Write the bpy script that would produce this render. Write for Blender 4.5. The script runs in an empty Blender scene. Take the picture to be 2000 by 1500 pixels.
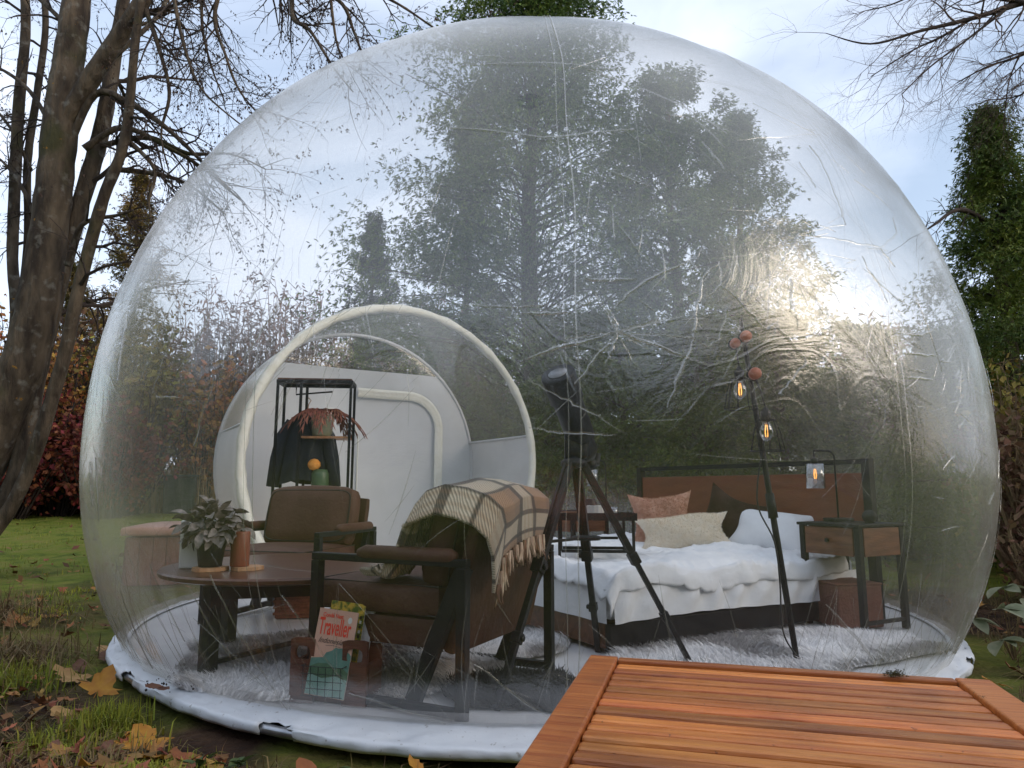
import bpy, math, random
import numpy as np
from mathutils import Vector, Matrix
R = math.radians
random.seed(7)
rng = np.random.default_rng(11)
scene = bpy.context.scene
col = scene.collection

# ------------------------------------------------------------------ camera
cam_d = bpy.data.cameras.new('camera')
cam = bpy.data.objects.new('camera', cam_d)
col.objects.link(cam)
cam.location = (0, 0, 0.767)
cam.rotation_euler = (R(90 + 8.634), 0, 0)
cam_d.sensor_width = 36
cam_d.lens = 24.3
cam_d.clip_start = 0.05
cam_d.clip_end = 400
scene.camera = cam

# ------------------------------------------------------------------ sky
SUN_EL, SUN_AZ = 17, 114          # azimuth clockwise from +Y
world = bpy.data.worlds.new('World')
scene.world = world
world.use_nodes = True
nt = world.node_tree
nt.nodes.clear()
out = nt.nodes.new('ShaderNodeOutputWorld')
bg = nt.nodes.new('ShaderNodeBackground')
sky = nt.nodes.new('ShaderNodeTexSky')
sky.sky_type = 'NISHITA'
sky.sun_disc = False
sky.sun_elevation = R(SUN_EL)
sky.sun_rotation = R(SUN_AZ)
sky.dust_density = 1.5
tc = nt.nodes.new('ShaderNodeTexCoord')
mp = nt.nodes.new('ShaderNodeMapping')
mp.inputs['Scale'].default_value = (1.0, 1.0, 2.2)
mp.inputs['Rotation'].default_value = (0, R(12), R(25))
mp.inputs['Location'].default_value = (0.35, 0.1, 0.0)
nz = nt.nodes.new('ShaderNodeTexNoise')
nz.inputs['Scale'].default_value = 1.9
nz.inputs['Detail'].default_value = 6
nz.inputs['Roughness'].default_value = 0.5
nz.inputs['Distortion'].default_value = 0.4
rp = nt.nodes.new('ShaderNodeValToRGB')
rp.color_ramp.elements[0].position = 0.36
rp.color_ramp.elements[0].color = (0.30, 0.30, 0.30, 1)
rp.color_ramp.elements[1].position = 0.60
rp.color_ramp.elements[1].color = (0.97, 0.97, 0.97, 1)
mx = nt.nodes.new('ShaderNodeMixRGB')
mx.inputs[2].default_value = (4.25, 4.7, 5.6, 1)
nt.links.new(tc.outputs['Generated'], mp.inputs['Vector'])
nt.links.new(mp.outputs['Vector'], nz.inputs['Vector'])
nt.links.new(nz.outputs['Fac'], rp.inputs['Fac'])
nt.links.new(rp.outputs['Color'], mx.inputs['Fac'])
nt.links.new(sky.outputs['Color'], mx.inputs[1])
nt.links.new(mx.outputs['Color'], bg.inputs['Color'])
bg.inputs['Strength'].default_value = 0.125
nt.links.new(bg.outputs['Background'], out.inputs['Surface'])

sun_d = bpy.data.lights.new('sun', 'SUN')
sun_d.energy = 0.8
sun_d.angle = R(36)
sun_d.color = (1.0, 0.90, 0.76)
sun = bpy.data.objects.new('sun', sun_d)
col.objects.link(sun)
sdir = Vector((math.sin(R(SUN_AZ)) * math.cos(R(SUN_EL)), math.cos(R(SUN_AZ)) * math.cos(R(SUN_EL)), math.sin(R(SUN_EL))))
sun.rotation_euler = (-sdir).to_track_quat('-Z', 'Y').to_euler()
sun.location = sdir * 30

vs = scene.view_settings
vs.view_transform = 'Standard'
vs.look = 'None'
vs.exposure = 1.0
vs.gamma = 1.0
vs.use_curve_mapping = False
scene.render.engine = 'CYCLES'
scene.cycles.use_denoising = True
scene.cycles.max_bounces = 7
scene.cycles.transparent_max_bounces = 32
scene.cycles.diffuse_bounces = 3
scene.cycles.glossy_bounces = 4
scene.cycles.sample_clamp_indirect = 6

# ------------------------------------------------------------------ materials
def lin(c):
    return tuple(((v / 12.92) if v <= 0.04045 else ((v + 0.055) / 1.055) ** 2.4) for v in c)

def mat(name, c1, c2=None, scale=8.0, rough=0.6, bump=0.0, bscale=None, stretch=(1, 1, 1), metal=0.0, detail=5, island=0.0, spec=0.5, trans=0.0, ramp=(0.35, 0.65), sheen=0.0, coords='Object'):
    m = bpy.data.materials.new(name)
    m.use_nodes = True
    n, l = m.node_tree.nodes, m.node_tree.links
    b = n['Principled BSDF']
    b.inputs['Roughness'].default_value = rough
    b.inputs['Metallic'].default_value = metal
    b.inputs['Specular IOR Level'].default_value = spec
    if sheen:
        b.inputs['Sheen Weight'].default_value = sheen
    t = n.new('ShaderNodeTexCoord')
    mpn = n.new('ShaderNodeMapping')
    mpn.inputs['Scale'].default_value = stretch
    l.new(t.outputs[coords], mpn.inputs['Vector'])
    csock = None
    if c2 is None:
        c2 = tuple(v * 0.75 for v in c1)
    tn = n.new('ShaderNodeTexNoise')
    tn.inputs['Scale'].default_value = scale
    tn.inputs['Detail'].default_value = detail
    l.new(mpn.outputs['Vector'], tn.inputs['Vector'])
    r = n.new('ShaderNodeValToRGB')
    r.color_ramp.elements[0].position = ramp[0]
    r.color_ramp.elements[1].position = ramp[1]
    r.color_ramp.elements[0].color = (*c1, 1)
    r.color_ramp.elements[1].color = (*c2, 1)
    l.new(tn.outputs['Fac'], r.inputs['Fac'])
    csock = r.outputs['Color']
    if island:
        g = n.new('ShaderNodeNewGeometry')
        mr = n.new('ShaderNodeMapRange')
        mr.inputs['To Min'].default_value = 1 - island
        mr.inputs['To Max'].default_value = 1 + island
        l.new(g.outputs['Random Per Island'], mr.inputs['Value'])
        h = n.new('ShaderNodeHueSaturation')
        l.new(csock, h.inputs['Color'])
        l.new(mr.outputs['Result'], h.inputs['Value'])
        mr2 = n.new('ShaderNodeMapRange')
        mr2.inputs['To Min'].default_value = 0.5 - island * 0.06
        mr2.inputs['To Max'].default_value = 0.5 + island * 0.06
        wn = n.new('ShaderNodeTexWhiteNoise')
        wn.noise_dimensions = '1D'
        l.new(g.outputs['Random Per Island'], wn.inputs['W'])
        l.new(wn.outputs['Value'], mr2.inputs['Value'])
        l.new(mr2.outputs['Result'], h.inputs['Hue'])
        csock = h.outputs['Color']
    l.new(csock, b.inputs['Base Color'])
    if bump:
        bn = n.new('ShaderNodeTexNoise')
        bn.inputs['Scale'].default_value = bscale or scale * 4
        bn.inputs['Detail'].default_value = 6
        l.new(mpn.outputs['Vector'], bn.inputs['Vector'])
        bp = n.new('ShaderNodeBump')
        bp.inputs['Strength'].default_value = bump
        bp.inputs['Distance'].default_value = 0.01
        l.new(bn.outputs['Fac'], bp.inputs['Height'])
        l.new(bp.outputs['Normal'], b.inputs['Normal'])
    if trans:
        tr = n.new('ShaderNodeBsdfTranslucent')
        ms = n.new('ShaderNodeMixShader')
        ms.inputs['Fac'].default_value = trans
        l.new(csock, tr.inputs['Color'])
        l.new(b.outputs['BSDF'], ms.inputs[1])
        l.new(tr.outputs['BSDF'], ms.inputs[2])
        l.new(ms.outputs['Shader'], n['Material Output'].inputs['Surface'])
    return m

def film_mat(name, milk0=0.005, milk1=0.40, tint=(0.968, 0.963, 0.952), rough=0.21, bump=0.2, scratch=0.03, milkcol=(0.75, 0.73, 0.66), f0=0.115):
    """clear welded plastic film: see-through, mirror-like at grazing angles, hazy with fine scratches"""
    m = bpy.data.materials.new(name)
    m.use_nodes = True
    n, l = m.node_tree.nodes, m.node_tree.links
    n.remove(n['Principled BSDF'])
    o = n['Material Output']
    t = n.new('ShaderNodeTexCoord')
    lw = n.new('ShaderNodeLayerWeight')
    lw.inputs['Blend'].default_value = 0.5

    def math_(op, a, b=None, clamp=False):
        q = n.new('ShaderNodeMath')
        q.operation = op
        q.use_clamp = clamp
        for i, v in enumerate((a, b)):
            if v is None:
                continue
            if isinstance(v, (int, float)):
                q.inputs[i].default_value = v
            else:
                l.new(v, q.inputs[i])
        return q.outputs[0]

    # fine fibres: two stretched noises, warped
    wz = n.new('ShaderNodeTexNoise')
    wz.inputs['Scale'].default_value = 1.1
    wz.inputs['Detail'].default_value = 2
    l.new(t.outputs['Object'], wz.inputs['Vector'])
    mixv = n.new('ShaderNodeVectorMath')
    mixv.operation = 'MULTIPLY_ADD'
    mixv.inputs[1].default_value = (1.6, 1.6, 1.6)
    l.new(wz.outputs['Color'], mixv.inputs[0])
    l.new(t.outputs['Object'], mixv.inputs[2])
    fibs = []
    for rot, sc, st in (((0.3, 0.2, 0.5), 9.0, (1, 1, 0.12)), ((0.9, -0.4, 0.2), 11.0, (1, 0.12, 1)), ((-0.7, 0.8, 0.1), 12.0, (0.12, 1, 1))):
        mpn = n.new('ShaderNodeMapping')
        mpn.inputs['Rotation'].default_value = rot
        mpn.inputs['Scale'].default_value = st
        l.new(mixv.outputs['Vector'], mpn.inputs['Vector'])
        tn = n.new('ShaderNodeTexNoise')
        tn.inputs['Scale'].default_value = sc
        tn.inputs['Detail'].default_value = 4
        tn.inputs['Roughness'].default_value = 0.65
        l.new(mpn.outputs['Vector'], tn.inputs['Vector'])
        fibs.append(tn.outputs['Fac'])
    fib = math_('MULTIPLY', math_('ADD', math_('ADD', fibs[0], fibs[1]), fibs[2]), 0.3333)
    # ridged version gives thin bright scratches
    rid = math_('SUBTRACT', 1.0, math_('MULTIPLY', math_('ABSOLUTE', math_('SUBTRACT', fibs[0], 0.5)), 9.0), True)
    rid2 = math_('SUBTRACT', 1.0, math_('MULTIPLY', math_('ABSOLUTE', math_('SUBTRACT', fibs[1], 0.52)), 11.0), True)
    big = n.new('ShaderNodeTexNoise')
    big.inputs['Scale'].default_value = 0.9
    big.inputs['Detail'].default_value = 3
    l.new(t.outputs['Object'], big.inputs['Vector'])
    patch = n.new('ShaderNodeMapRange')
    patch.inputs['From Min'].default_value = 0.38
    patch.inputs['From Max'].default_value = 0.68
    l.new(big.outputs['Fac'], patch.inputs['Value'])
    scr = math_('MULTIPLY', math_('MULTIPLY', math_('ADD', rid, rid2), patch.outputs['Result']), scratch)
    # creases: warped voronoi cell edges
    vo = n.new('ShaderNodeTexVoronoi')
    vo.feature = 'DISTANCE_TO_EDGE'
    vo.inputs['Scale'].default_value = 2.6
    l.new(mixv.outputs['Vector'], vo.inputs['Vector'])
    cre = math_('MULTIPLY', math_('SUBTRACT', 1.0, math_('MULTIPLY', vo.outputs['Distance'], 26.0), True), patch.outputs['Result'])
    hgt = math_('ADD', math_('MULTIPLY', fib, 0.60), math_('MULTIPLY', cre, 0.10))
    bp = n.new('ShaderNodeBump')
    bp.inputs['Strength'].default_value = bump
    bp.inputs['Distance'].default_value = 0.05
    l.new(hgt, bp.inputs['Height'])
    fac = lw.outputs['Facing']
    f5 = math_('POWER', fac, 5.0)
    fres = math_('ADD', math_('MULTIPLY', f5, 0.75), f0, True)
    f3 = math_('POWER', fac, 3.2)
    milk = math_('ADD', math_('ADD', math_('MULTIPLY', f3, milk1), milk0), scr, True)
    tr = n.new('ShaderNodeBsdfTransparent')
    tr.inputs['Color'].default_value = (*tint, 1)
    df = n.new('ShaderNodeBsdfDiffuse')
    df.inputs['Color'].default_value = (*milkcol, 1)
    tl = n.new('ShaderNodeBsdfTranslucent')
    tl.inputs['Color'].default_value = (*milkcol, 1)
    half = n.new('ShaderNodeMixShader')
    half.inputs['Fac'].default_value = 0.5
    l.new(df.outputs['BSDF'], half.inputs[1])
    l.new(tl.outputs['BSDF'], half.inputs[2])
    gl = n.new('ShaderNodeBsdfGlossy')
    gl.inputs['Roughness'].default_value = rough
    gl.inputs['Color'].default_value = (0.97, 0.95, 0.905, 1)
    l.new(bp.outputs['Normal'], gl.inputs['Normal'])
    m1 = n.new('ShaderNodeMixShader')
    l.new(milk, m1.inputs['Fac'])
    l.new(tr.outputs['BSDF'], m1.inputs[1])
    l.new(half.outputs['Shader'], m1.inputs[2])
    m2 = n.new('ShaderNodeMixShader')
    l.new(fres, m2.inputs['Fac'])
    l.new(m1.outputs['Shader'], m2.inputs[1])
    l.new(gl.outputs['BSDF'], m2.inputs[2])
    l.new(m2.outputs['Shader'], o.inputs['Surface'])
    return m

M = {}
M['film'] = film_mat('clear_film')
M['crease'] = film_mat('creased_film', milk0=0.11, milk1=0.25, rough=0.2, f0=0.17, bump=0.2)
M['seam'] = film_mat('welded_seam', milk0=0.30, milk1=0.3, rough=0.2, f0=0.2)
M['band'] = film_mat('welded_band', milk0=0.26, milk1=0.2, rough=0.15, f0=0.10, milkcol=(0.62, 0.58, 0.60))
M['tunnel_film'] = film_mat('tunnel_film', milk0=0.10, milk1=0.45, rough=0.10)
M['pvc'] = mat('white_tarpaulin', (0.72, 0.745, 0.78), (0.81, 0.825, 0.85), 3, 0.42, 0.7, 9)
# mud splashes and faint grime on the skirt
_n, _l = M['pvc'].node_tree.nodes, M['pvc'].node_tree.links
_p = _n['Principled BSDF']
_s = _p.inputs['Base Color'].links[0].from_socket
_t = _n.new('ShaderNodeTexCoord')
for _sc, _lo, _hi, _k, _c in ((2.2, .50, .80, .30, (.36, .33, .29)), (38, .66, .72, .55, (.16, .11, .07)), (120, .70, .74, .6, (.08, .055, .04))):
    _q = _n.new('ShaderNodeTexNoise'); _q.inputs['Scale'].default_value = _sc; _q.inputs['Detail'].default_value = 5
    _l.new(_t.outputs['Object'], _q.inputs['Vector'])
    _m = _n.new('ShaderNodeMapRange'); _m.inputs['From Min'].default_value = _lo; _m.inputs['From Max'].default_value = _hi; _m.inputs['To Max'].default_value = _k
    _l.new(_q.outputs['Fac'], _m.inputs['Value'])
    _x = _n.new('ShaderNodeMixRGB'); _x.inputs[2].default_value = (*_c, 1)
    _l.new(_m.outputs['Result'], _x.inputs['Fac']); _l.new(_s, _x.inputs[1]); _s = _x.outputs['Color']
_l.new(_s, _p.inputs['Base Color'])
M['pvc_floor'] = mat('white_floor_sheet', (0.70, 0.70, 0.72), (0.78, 0.78, 0.79), 3, 0.25, 0.2, 5)
M['tunnel_grey'] = mat('grey_tarpaulin', (0.76, 0.76, 0.77), (0.82, 0.82, 0.83), 2.5, 0.5, 0.25, 4, trans=0.25)
M['trim'] = mat('cream_trim', (0.84, 0.82, 0.72), (0.88, 0.87, 0.79), 14, 0.6, 0.8, 30)
M['pipe'] = mat('galvanised_pipe', (0.33, 0.34, 0.36), (0.45, 0.46, 0.48), 20, 0.35, metal=0.9)
M['black'] = mat('black_painted_metal', (0.008, 0.009, 0.012), (0.014, 0.014, 0.017), 20, 0.5, 0.1, 60, spec=.22)
M['black_plastic'] = mat('black_plastic', (0.009, 0.010, 0.014), (0.020, 0.020, 0.024), 30, 0.42, 0.15, 90, spec=.25)
M['leather'] = mat('brown_leather', (0.078, 0.031, 0.019), (0.108, 0.049, 0.033), 7, 0.6, 0.35, 60, spec=.3)
M['leather_dark'] = mat('dark_brown_leather', (0.055, 0.022, 0.012), (0.078, 0.034, 0.020), 6, 0.65, 0.35, 50, spec=.3)
M['piping'] = mat('leather_piping', (0.020, 0.011, 0.008), None, 9, 0.5)
M['walnut'] = mat('dark_walnut', (0.075, 0.028, 0.014), (0.16, 0.062, 0.030), 5, 0.38, 0.15, 20, stretch=(1, 7, 7))
M['tabletop'] = mat('brown_tabletop', (0.085, 0.036, 0.020), (0.15, 0.066, 0.038), 4, 0.28, 0.08, 20, stretch=(1, 8, 8))
M['headboard'] = mat('reddish_brown_panel', (0.145, 0.036, 0.016), (0.185, 0.052, 0.023), 5, 0.5, 0.15, 30, stretch=(1, 1, 4))
M['drawer'] = mat('rustic_drawer_wood', (0.10, 0.032, 0.014), (0.19, 0.072, 0.032), 6, 0.5, 0.2, 25, stretch=(1, 1, 6))
M['linen'] = mat('white_linen', (0.82, 0.83, 0.85), (0.87, 0.88, 0.89), 4, 0.8, 0.7, 13, sheen=0.2)
M['pinkfur'] = mat('dusty_pink_fur', (0.60, 0.33, 0.23), (0.72, 0.45, 0.34), 30, 0.9, 0.8, 60, sheen=0.2, trans=.35)
M['creamfur'] = mat('cream_fur', (0.92, 0.82, 0.67), (0.94, 0.87, 0.75), 24, 0.9, 0.8, 60, sheen=0.2, trans=.35)
M['brownvelvet'] = mat('dark_brown_velvet', (0.026, 0.010, 0.009), (0.048, 0.020, 0.018), 9, 0.8, 0.4, 30, spec=.2)
M['greyfur'] = mat('grey_white_fur', (0.64, 0.62, 0.62), (0.88, 0.86, 0.85), 5, 0.85, island=0.3)
M['blackfur'] = mat('black_fur', (0.010, 0.010, 0.012), (0.024, 0.022, 0.024), 6, 0.55, island=0.3)
M['whitefur'] = mat('white_fur', (0.74, 0.72, 0.66), (0.84, 0.83, 0.79), 6, 0.85, island=0.15)
M['candle'] = mat('rust_candle_wax', (0.24, 0.070, 0.035), (0.30, 0.095, 0.050), 12, 0.45, 0.2, 30, stretch=(6, 6, 1))
M['slice'] = mat('cut_wood', (0.52, 0.27, 0.13), (0.66, 0.40, 0.22), 25, 0.75, 0.4, 50)
M['whiteceramic'] = mat('white_ceramic', (0.70, 0.69, 0.65), (0.76, 0.75, 0.71), 5, 0.4)
M['pot'] = mat('black_pot', (0.012, 0.014, 0.022), (0.02, 0.022, 0.03), 14, 0.4)
M['plantleaf'] = mat('grey_green_leaf', (0.115, 0.100, 0.080), (0.30, 0.255, 0.235), 34, 0.5, 0.3, 60, island=0.0)
M['crate'] = mat('old_crate_wood', (0.060, 0.016, 0.008), (0.135, 0.038, 0.016), 9, 0.6, 0.4, 30, stretch=(1, 1, 5))
M['wire'] = mat('dark_wire', (0.02, 0.025, 0.028), None, 9, 0.4, metal=0.6)
M['cover'] = mat('peach_cover_paper', (0.62, 0.36, 0.27), (0.68, 0.42, 0.32), 5, 0.35)
M['red_ink'] = mat('red_print', (0.80, 0.055, 0.030), (0.75, 0.05, 0.028), 5, 0.4)
M['black_ink'] = mat('black_print', (0.02, 0.015, 0.015), None, 5, 0.4)
M['teal_ink'] = mat('teal_print', (0.085, 0.20, 0.165), (0.13, 0.27, 0.22), 30, 0.4)
M['green_ink'] = mat('dark_green_print', (0.055, 0.13, 0.075), (0.09, 0.18, 0.10), 40, 0.4)
M['mint_ink'] = mat('pale_teal_print', (0.22, 0.40, 0.34), (0.30, 0.47, 0.41), 16, 0.4)
M['yellow_ink'] = mat('yellow_green_print', (0.62, 0.40, 0.05), (0.08, 0.13, 0.02), 45, 0.4, ramp=(0.42, 0.58))
M['paper'] = mat('page_edges', (0.50, 0.48, 0.47), (0.62, 0.60, 0.58), 60, 0.7)
M['white_ink'] = mat('white_print', (0.75, 0.74, 0.70), None, 5, 0.4)
M['knobwood'] = mat('orange_brown_wood_knob', (0.34, 0.075, 0.030), (0.44, 0.11, 0.05), 22, 0.45, 0.2, 40)
M['terracotta'] = mat('terracotta_basket', (0.20, 0.065, 0.035), (0.30, 0.10, 0.06), 40, 0.8, 0.6, 60)
M['boxbrown'] = mat('reddish_storage_box', (0.13, 0.050, 0.033), (0.17, 0.068, 0.046), 40, 0.75, 0.5, 80)
M['coat'] = mat('dark_navy_cloth', (0.010, 0.014, 0.022), (0.020, 0.026, 0.038), 8, 0.85, 0.5, 26)
M['fern'] = mat('rust_brown_frond', (0.16, 0.048, 0.025), (0.24, 0.08, 0.045), 18, 0.7, island=0.25)
M['greypot'] = mat('sage_green_pot', (0.24, 0.27, 0.17), (0.30, 0.32, 0.22), 9, 0.5)
M['greenvase'] = mat('dark_green_vase', (0.05, 0.10, 0.05), (0.10, 0.16, 0.08), 9, 0.4)
M['orangeball'] = mat('orange_flower_head', (0.72, 0.28, 0.045), (0.80, 0.38, 0.09), 40, 0.8, 0.6, 60)
M['shelfwood'] = mat('pale_shelf_wood', (0.36, 0.17, 0.08), (0.45, 0.24, 0.12), 8, 0.5, 0.1, 20, stretch=(6, 1, 1))
M['lens'] = mat('lens_cap_glass', (0.20, 0.205, 0.22), (0.26, 0.265, 0.28), 3, 0.2)
M['cordblack'] = mat('black_cord', (0.012, 0.012, 0.014), None, 9, 0.5)
M['teak'] = mat('oiled_orange_hardwood', (0.42, 0.10, 0.021), (0.70, 0.25, 0.060), 6.5, 0.36, 0.2, 30, stretch=(1, 18, 10), ramp=(0.3, 0.72))
M['moss'] = mat('dry_moss', (0.035, 0.040, 0.010), (0.09, 0.06, 0.02), 60, 0.9, island=0.3)
M['hottub'] = mat('brown_stained_boards', (0.19, 0.075, 0.050), (0.26, 0.115, 0.08), 7, 0.6, 0.3, 20, stretch=(6, 6, 1))
M['hottub_lid'] = mat('pinkish_lid', (0.52, 0.27, 0.20), (0.60, 0.34, 0.26), 5, 0.6, 0.2, 12)
M['bin'] = mat('dark_green_plastic', (0.010, 0.032, 0.026), (0.016, 0.045, 0.036), 7, 0.5, 0.1, 20)

def glass_mat(name, tint=(0.96, 0.97, 0.97), f0=0.12):
    m = bpy.data.materials.new(name)
    m.use_nodes = True
    n, l = m.node_tree.nodes, m.node_tree.links
    n.remove(n['Principled BSDF'])
    lw = n.new('ShaderNodeLayerWeight')
    lw.inputs['Blend'].default_value = 0.5
    pw = n.new('ShaderNodeMath')
    pw.operation = 'POWER'
    pw.inputs[1].default_value = 3.0
    l.new(lw.outputs['Facing'], pw.inputs[0])
    ad = n.new('ShaderNodeMath')
    ad.operation = 'ADD'
    ad.use_clamp = True
    ad.inputs[1].default_value = f0
    l.new(pw.outputs[0], ad.inputs[0])
    a = n.new('ShaderNodeBsdfTransparent')
    a.inputs['Color'].default_value = (*tint, 1)
    b = n.new('ShaderNodeBsdfGlossy')
    b.inputs['Roughness'].default_value = 0.03
    x = n.new('ShaderNodeMixShader')
    l.new(ad.outputs[0], x.inputs['Fac'])
    l.new(a.outputs['BSDF'], x.inputs[1])
    l.new(b.outputs['BSDF'], x.inputs[2])
    l.new(x.outputs['Shader'], n['Material Output'].inputs['Surface'])
    return m
M['glass'] = glass_mat('thin_glass', f0=0.16)
m = bpy.data.materials.new('glowing_filament')
m.use_nodes = True
b_ = m.node_tree.nodes['Principled BSDF']
b_.inputs['Base Color'].default_value = (0.9, 0.45, 0.12, 1)
b_.inputs['Emission Color'].default_value = (1.0, 0.42, 0.08, 1)
b_.inputs['Emission Strength'].default_value = 1.6
M['filament'] = m

# ------------------------------------------------------------------ mesh helpers
class MB:
    """collects shapes and links them as ONE mesh object"""
    def __init__(s):
        s.v, s.f, s.n = [], [], 0
    def add(s, V, F):
        V = [tuple(map(float, q)) for q in V]
        s.f += [tuple(i + s.n for i in q) for q in F]
        s.v += V
        s.n += len(V)
        return s
    def box(s, c, d, rz=0.0, rx=0.0, ry=0.0, taper=1.0):
        hx, hy, hz = d[0] / 2, d[1] / 2, d[2] / 2
        m = Matrix.Rotation(rz, 3, 'Z') @ Matrix.Rotation(ry, 3, 'Y') @ Matrix.Rotation(rx, 3, 'X')
        V = []
        for z in (-hz, hz):
            k = taper if z > 0 else 1.0
            for x, y in ((-hx * k, -hy * k), (hx * k, -hy * k), (hx * k, hy * k), (-hx * k, hy * k)):
                V.append(m @ Vector((x, y, z)) + Vector(c))
        return s.add(V, [(3, 2, 1, 0), (4, 5, 6, 7), (0, 1, 5, 4), (1, 2, 6, 5), (2, 3, 7, 6), (3, 0, 4, 7)])
    def bar(s, a, b, w, h=None, up=(0, 0, 1)):
        a, b = Vector(a), Vector(b)
        h = h or w
        d = (b - a).normalized()
        u = Vector(up)
        if abs(d.dot(u)) > 0.95:
            u = Vector((0, 1, 0))
        x = d.cross(u).normalized()
        y = x.cross(d).normalized()
        V = []
        for p in (a, b):
            for i, j in ((-1, -1), (1, -1), (1, 1), (-1, 1)):
                V.append(p + x * (i * w / 2) + y * (j * h / 2))
        return s.add(V, [(3, 2, 1, 0), (4, 5, 6, 7), (0, 1, 5, 4), (1, 2, 6, 5), (2, 3, 7, 6), (3, 0, 4, 7)])
    def tube(s, pts, rad, sides=8, closed=False, cap=True):
        pts = [Vector(p) for p in pts]
        n = len(pts)
        if not hasattr(rad, '__len__'):
            rad = [rad] * n
        V, F = [], []
        prev = None
        for i, p in enumerate(pts):
            if closed:
                d = pts[(i + 1) % n] - pts[i - 1]
            else:
                d = pts[min(i + 1, n - 1)] - pts[max(i - 1, 0)]
            d = d.normalized() if d.length > 1e-9 else Vector((0, 0, 1))
            if prev is None:
                u = Vector((0, 0, 1)) if abs(d.z) < 0.9 else Vector((1, 0, 0))
                x = d.cross(u).normalized()
            else:
                x = (prev - d * prev.dot(d))
                x = x.normalized() if x.length > 1e-6 else d.orthogonal().normalized()
            prev = x
            y = d.cross(x)
            for k in range(sides):
                t = 2 * math.pi * k / sides
                V.append(p + (x * math.cos(t) + y * math.sin(t)) * rad[i])
        m = n if closed else n - 1
        for i in range(m):
            for k in range(sides):
                a, b = i * sides + k, i * sides + (k + 1) % sides
                c, d2 = ((i + 1) % n) * sides + (k + 1) % sides, ((i + 1) % n) * sides + k
                F.append((a, b, c, d2))
        if cap and not closed:
            F.append(tuple(reversed(range(sides))))
            F.append(tuple((n - 1) * sides + k for k in range(sides)))
        return s.add(V, F)
    def lathe(s, c, prof, sides=20, axis=None):
        c = Vector(c)
        q = Vector((0, 0, 1)).rotation_difference(Vector(axis).normalized()) if axis else None
        V, F = [], []
        for r, z in prof:
            for k in range(sides):
                t = 2 * math.pi * k / sides
                p = Vector((r * math.cos(t), r * math.sin(t), z))
                V.append((q @ p if q else p) + c)
        for i in range(len(prof) - 1):
            for k in range(sides):
                a, b = i * sides + k, i * sides + (k + 1) % sides
                F.append((a, b, b + sides, a + sides))
        F.append(tuple(reversed(range(sides))))
        F.append(tuple((len(prof) - 1) * sides + k for k in range(sides)))
        return s.add(V, F)
    def grid(s, fn, nu, nv, close_u=False):
        V = [fn(i / (nu if close_u else nu - 1), j / (nv - 1)) for j in range(nv) for i in range(nu)]
        F = []
        for j in range(nv - 1):
            for i in range(nu if close_u else nu - 1):
                a, b = j * nu + i, j * nu + (i + 1) % nu
                F.append((a, b, b + nu, a + nu))
        return s.add(V, F)
    def mesh(s, name, smooth=False):
        me = bpy.data.meshes.new(name)
        me.from_pydata(s.v, [], s.f)
        if smooth:
            me.polygons.foreach_set('use_smooth', [True] * len(me.polygons))
        me.update()
        return me
    def build(s, name, material, parent=None, smooth=False, world=False, bevel=0.0, sub=0, angle=None, kind=None):
        return link(name, s.mesh(name, smooth), material, parent, world, bevel, sub, angle, kind)

def wmat(o):
    m = Matrix.Identity(4)
    while o is not None:
        m = (Matrix.Translation(o.location) @ o.rotation_euler.to_matrix().to_4x4()) @ m
        o = o.parent
    return m

def link(name, me, material, parent=None, world=False, bevel=0.0, sub=0, angle=None, kind=None):
    o = bpy.data.objects.new(name, me)
    col.objects.link(o)
    if material is not None and not me.materials:
        me.materials.append(material)
    if parent is not None:
        if world:
            me.transform(wmat(parent).inverted())
        o.parent = parent
    if bevel:
        b = o.modifiers.new('bevel', 'BEVEL')
        b.width = bevel
        b.segments = 2
        b.limit_method = 'ANGLE'
    if sub:
        q = o.modifiers.new('subsurf', 'SUBSURF')
        q.levels = q.render_levels = sub
    if kind:
        o['kind'] = kind
    return o

def np_mesh(name, V, F, smooth=False):
    """V (n,3), F (m,k) arrays"""
    V = np.ascontiguousarray(V, dtype=np.float32)
    F = np.ascontiguousarray(F, dtype=np.int32)
    k = F.shape[1]
    me = bpy.data.meshes.new(name)
    me.vertices.add(len(V))
    me.vertices.foreach_set('co', V.ravel())
    me.loops.add(F.size)
    me.loops.foreach_set('vertex_index', F.ravel())
    me.polygons.add(len(F))
    me.polygons.foreach_set('loop_start', np.arange(0, F.size, k, dtype=np.int32))
    me.polygons.foreach_set('loop_total', np.full(len(F), k, dtype=np.int32))
    if smooth:
        me.polygons.foreach_set('use_smooth', np.ones(len(F), dtype=bool))
    me.update(calc_edges=True)
    return me

def thing(name, label, cat, loc=(0, 0, 0), rz=0.0, group=None):
    o = bpy.data.objects.new(name, None)
    o.empty_display_size = 0.1
    col.objects.link(o)
    o.location = loc
    o.rotation_euler = (0, 0, rz)
    o['label'] = label
    o['category'] = cat
    if group:
        o['group'] = group
    return o

def tag(o, label, cat, group=None):
    o['label'] = label
    o['category'] = cat
    if group:
        o['group'] = group
    return o

def vnoise(x, y, seed=0):
    """smooth value noise, vectorised"""
    x = np.asarray(x, float); y = np.asarray(y, float)
    xi, yi = np.floor(x).astype(np.int64), np.floor(y).astype(np.int64)
    xf, yf = x - xi, y - yi
    u, v = xf * xf * (3 - 2 * xf), yf * yf * (3 - 2 * yf)
    def h(a, b):
        q = (a * 374761393 + b * 668265263 + seed * 974634777) & 0xffffffff
        q = ((q ^ (q >> 13)) * 1274126177) & 0xffffffff
        return ((q ^ (q >> 16)) & 0xffff) / 65535.0
    return (h(xi, yi) * (1 - u) + h(xi + 1, yi) * u) * (1 - v) + (h(xi, yi + 1) * (1 - u) + h(xi + 1, yi + 1) * u) * v

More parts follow.
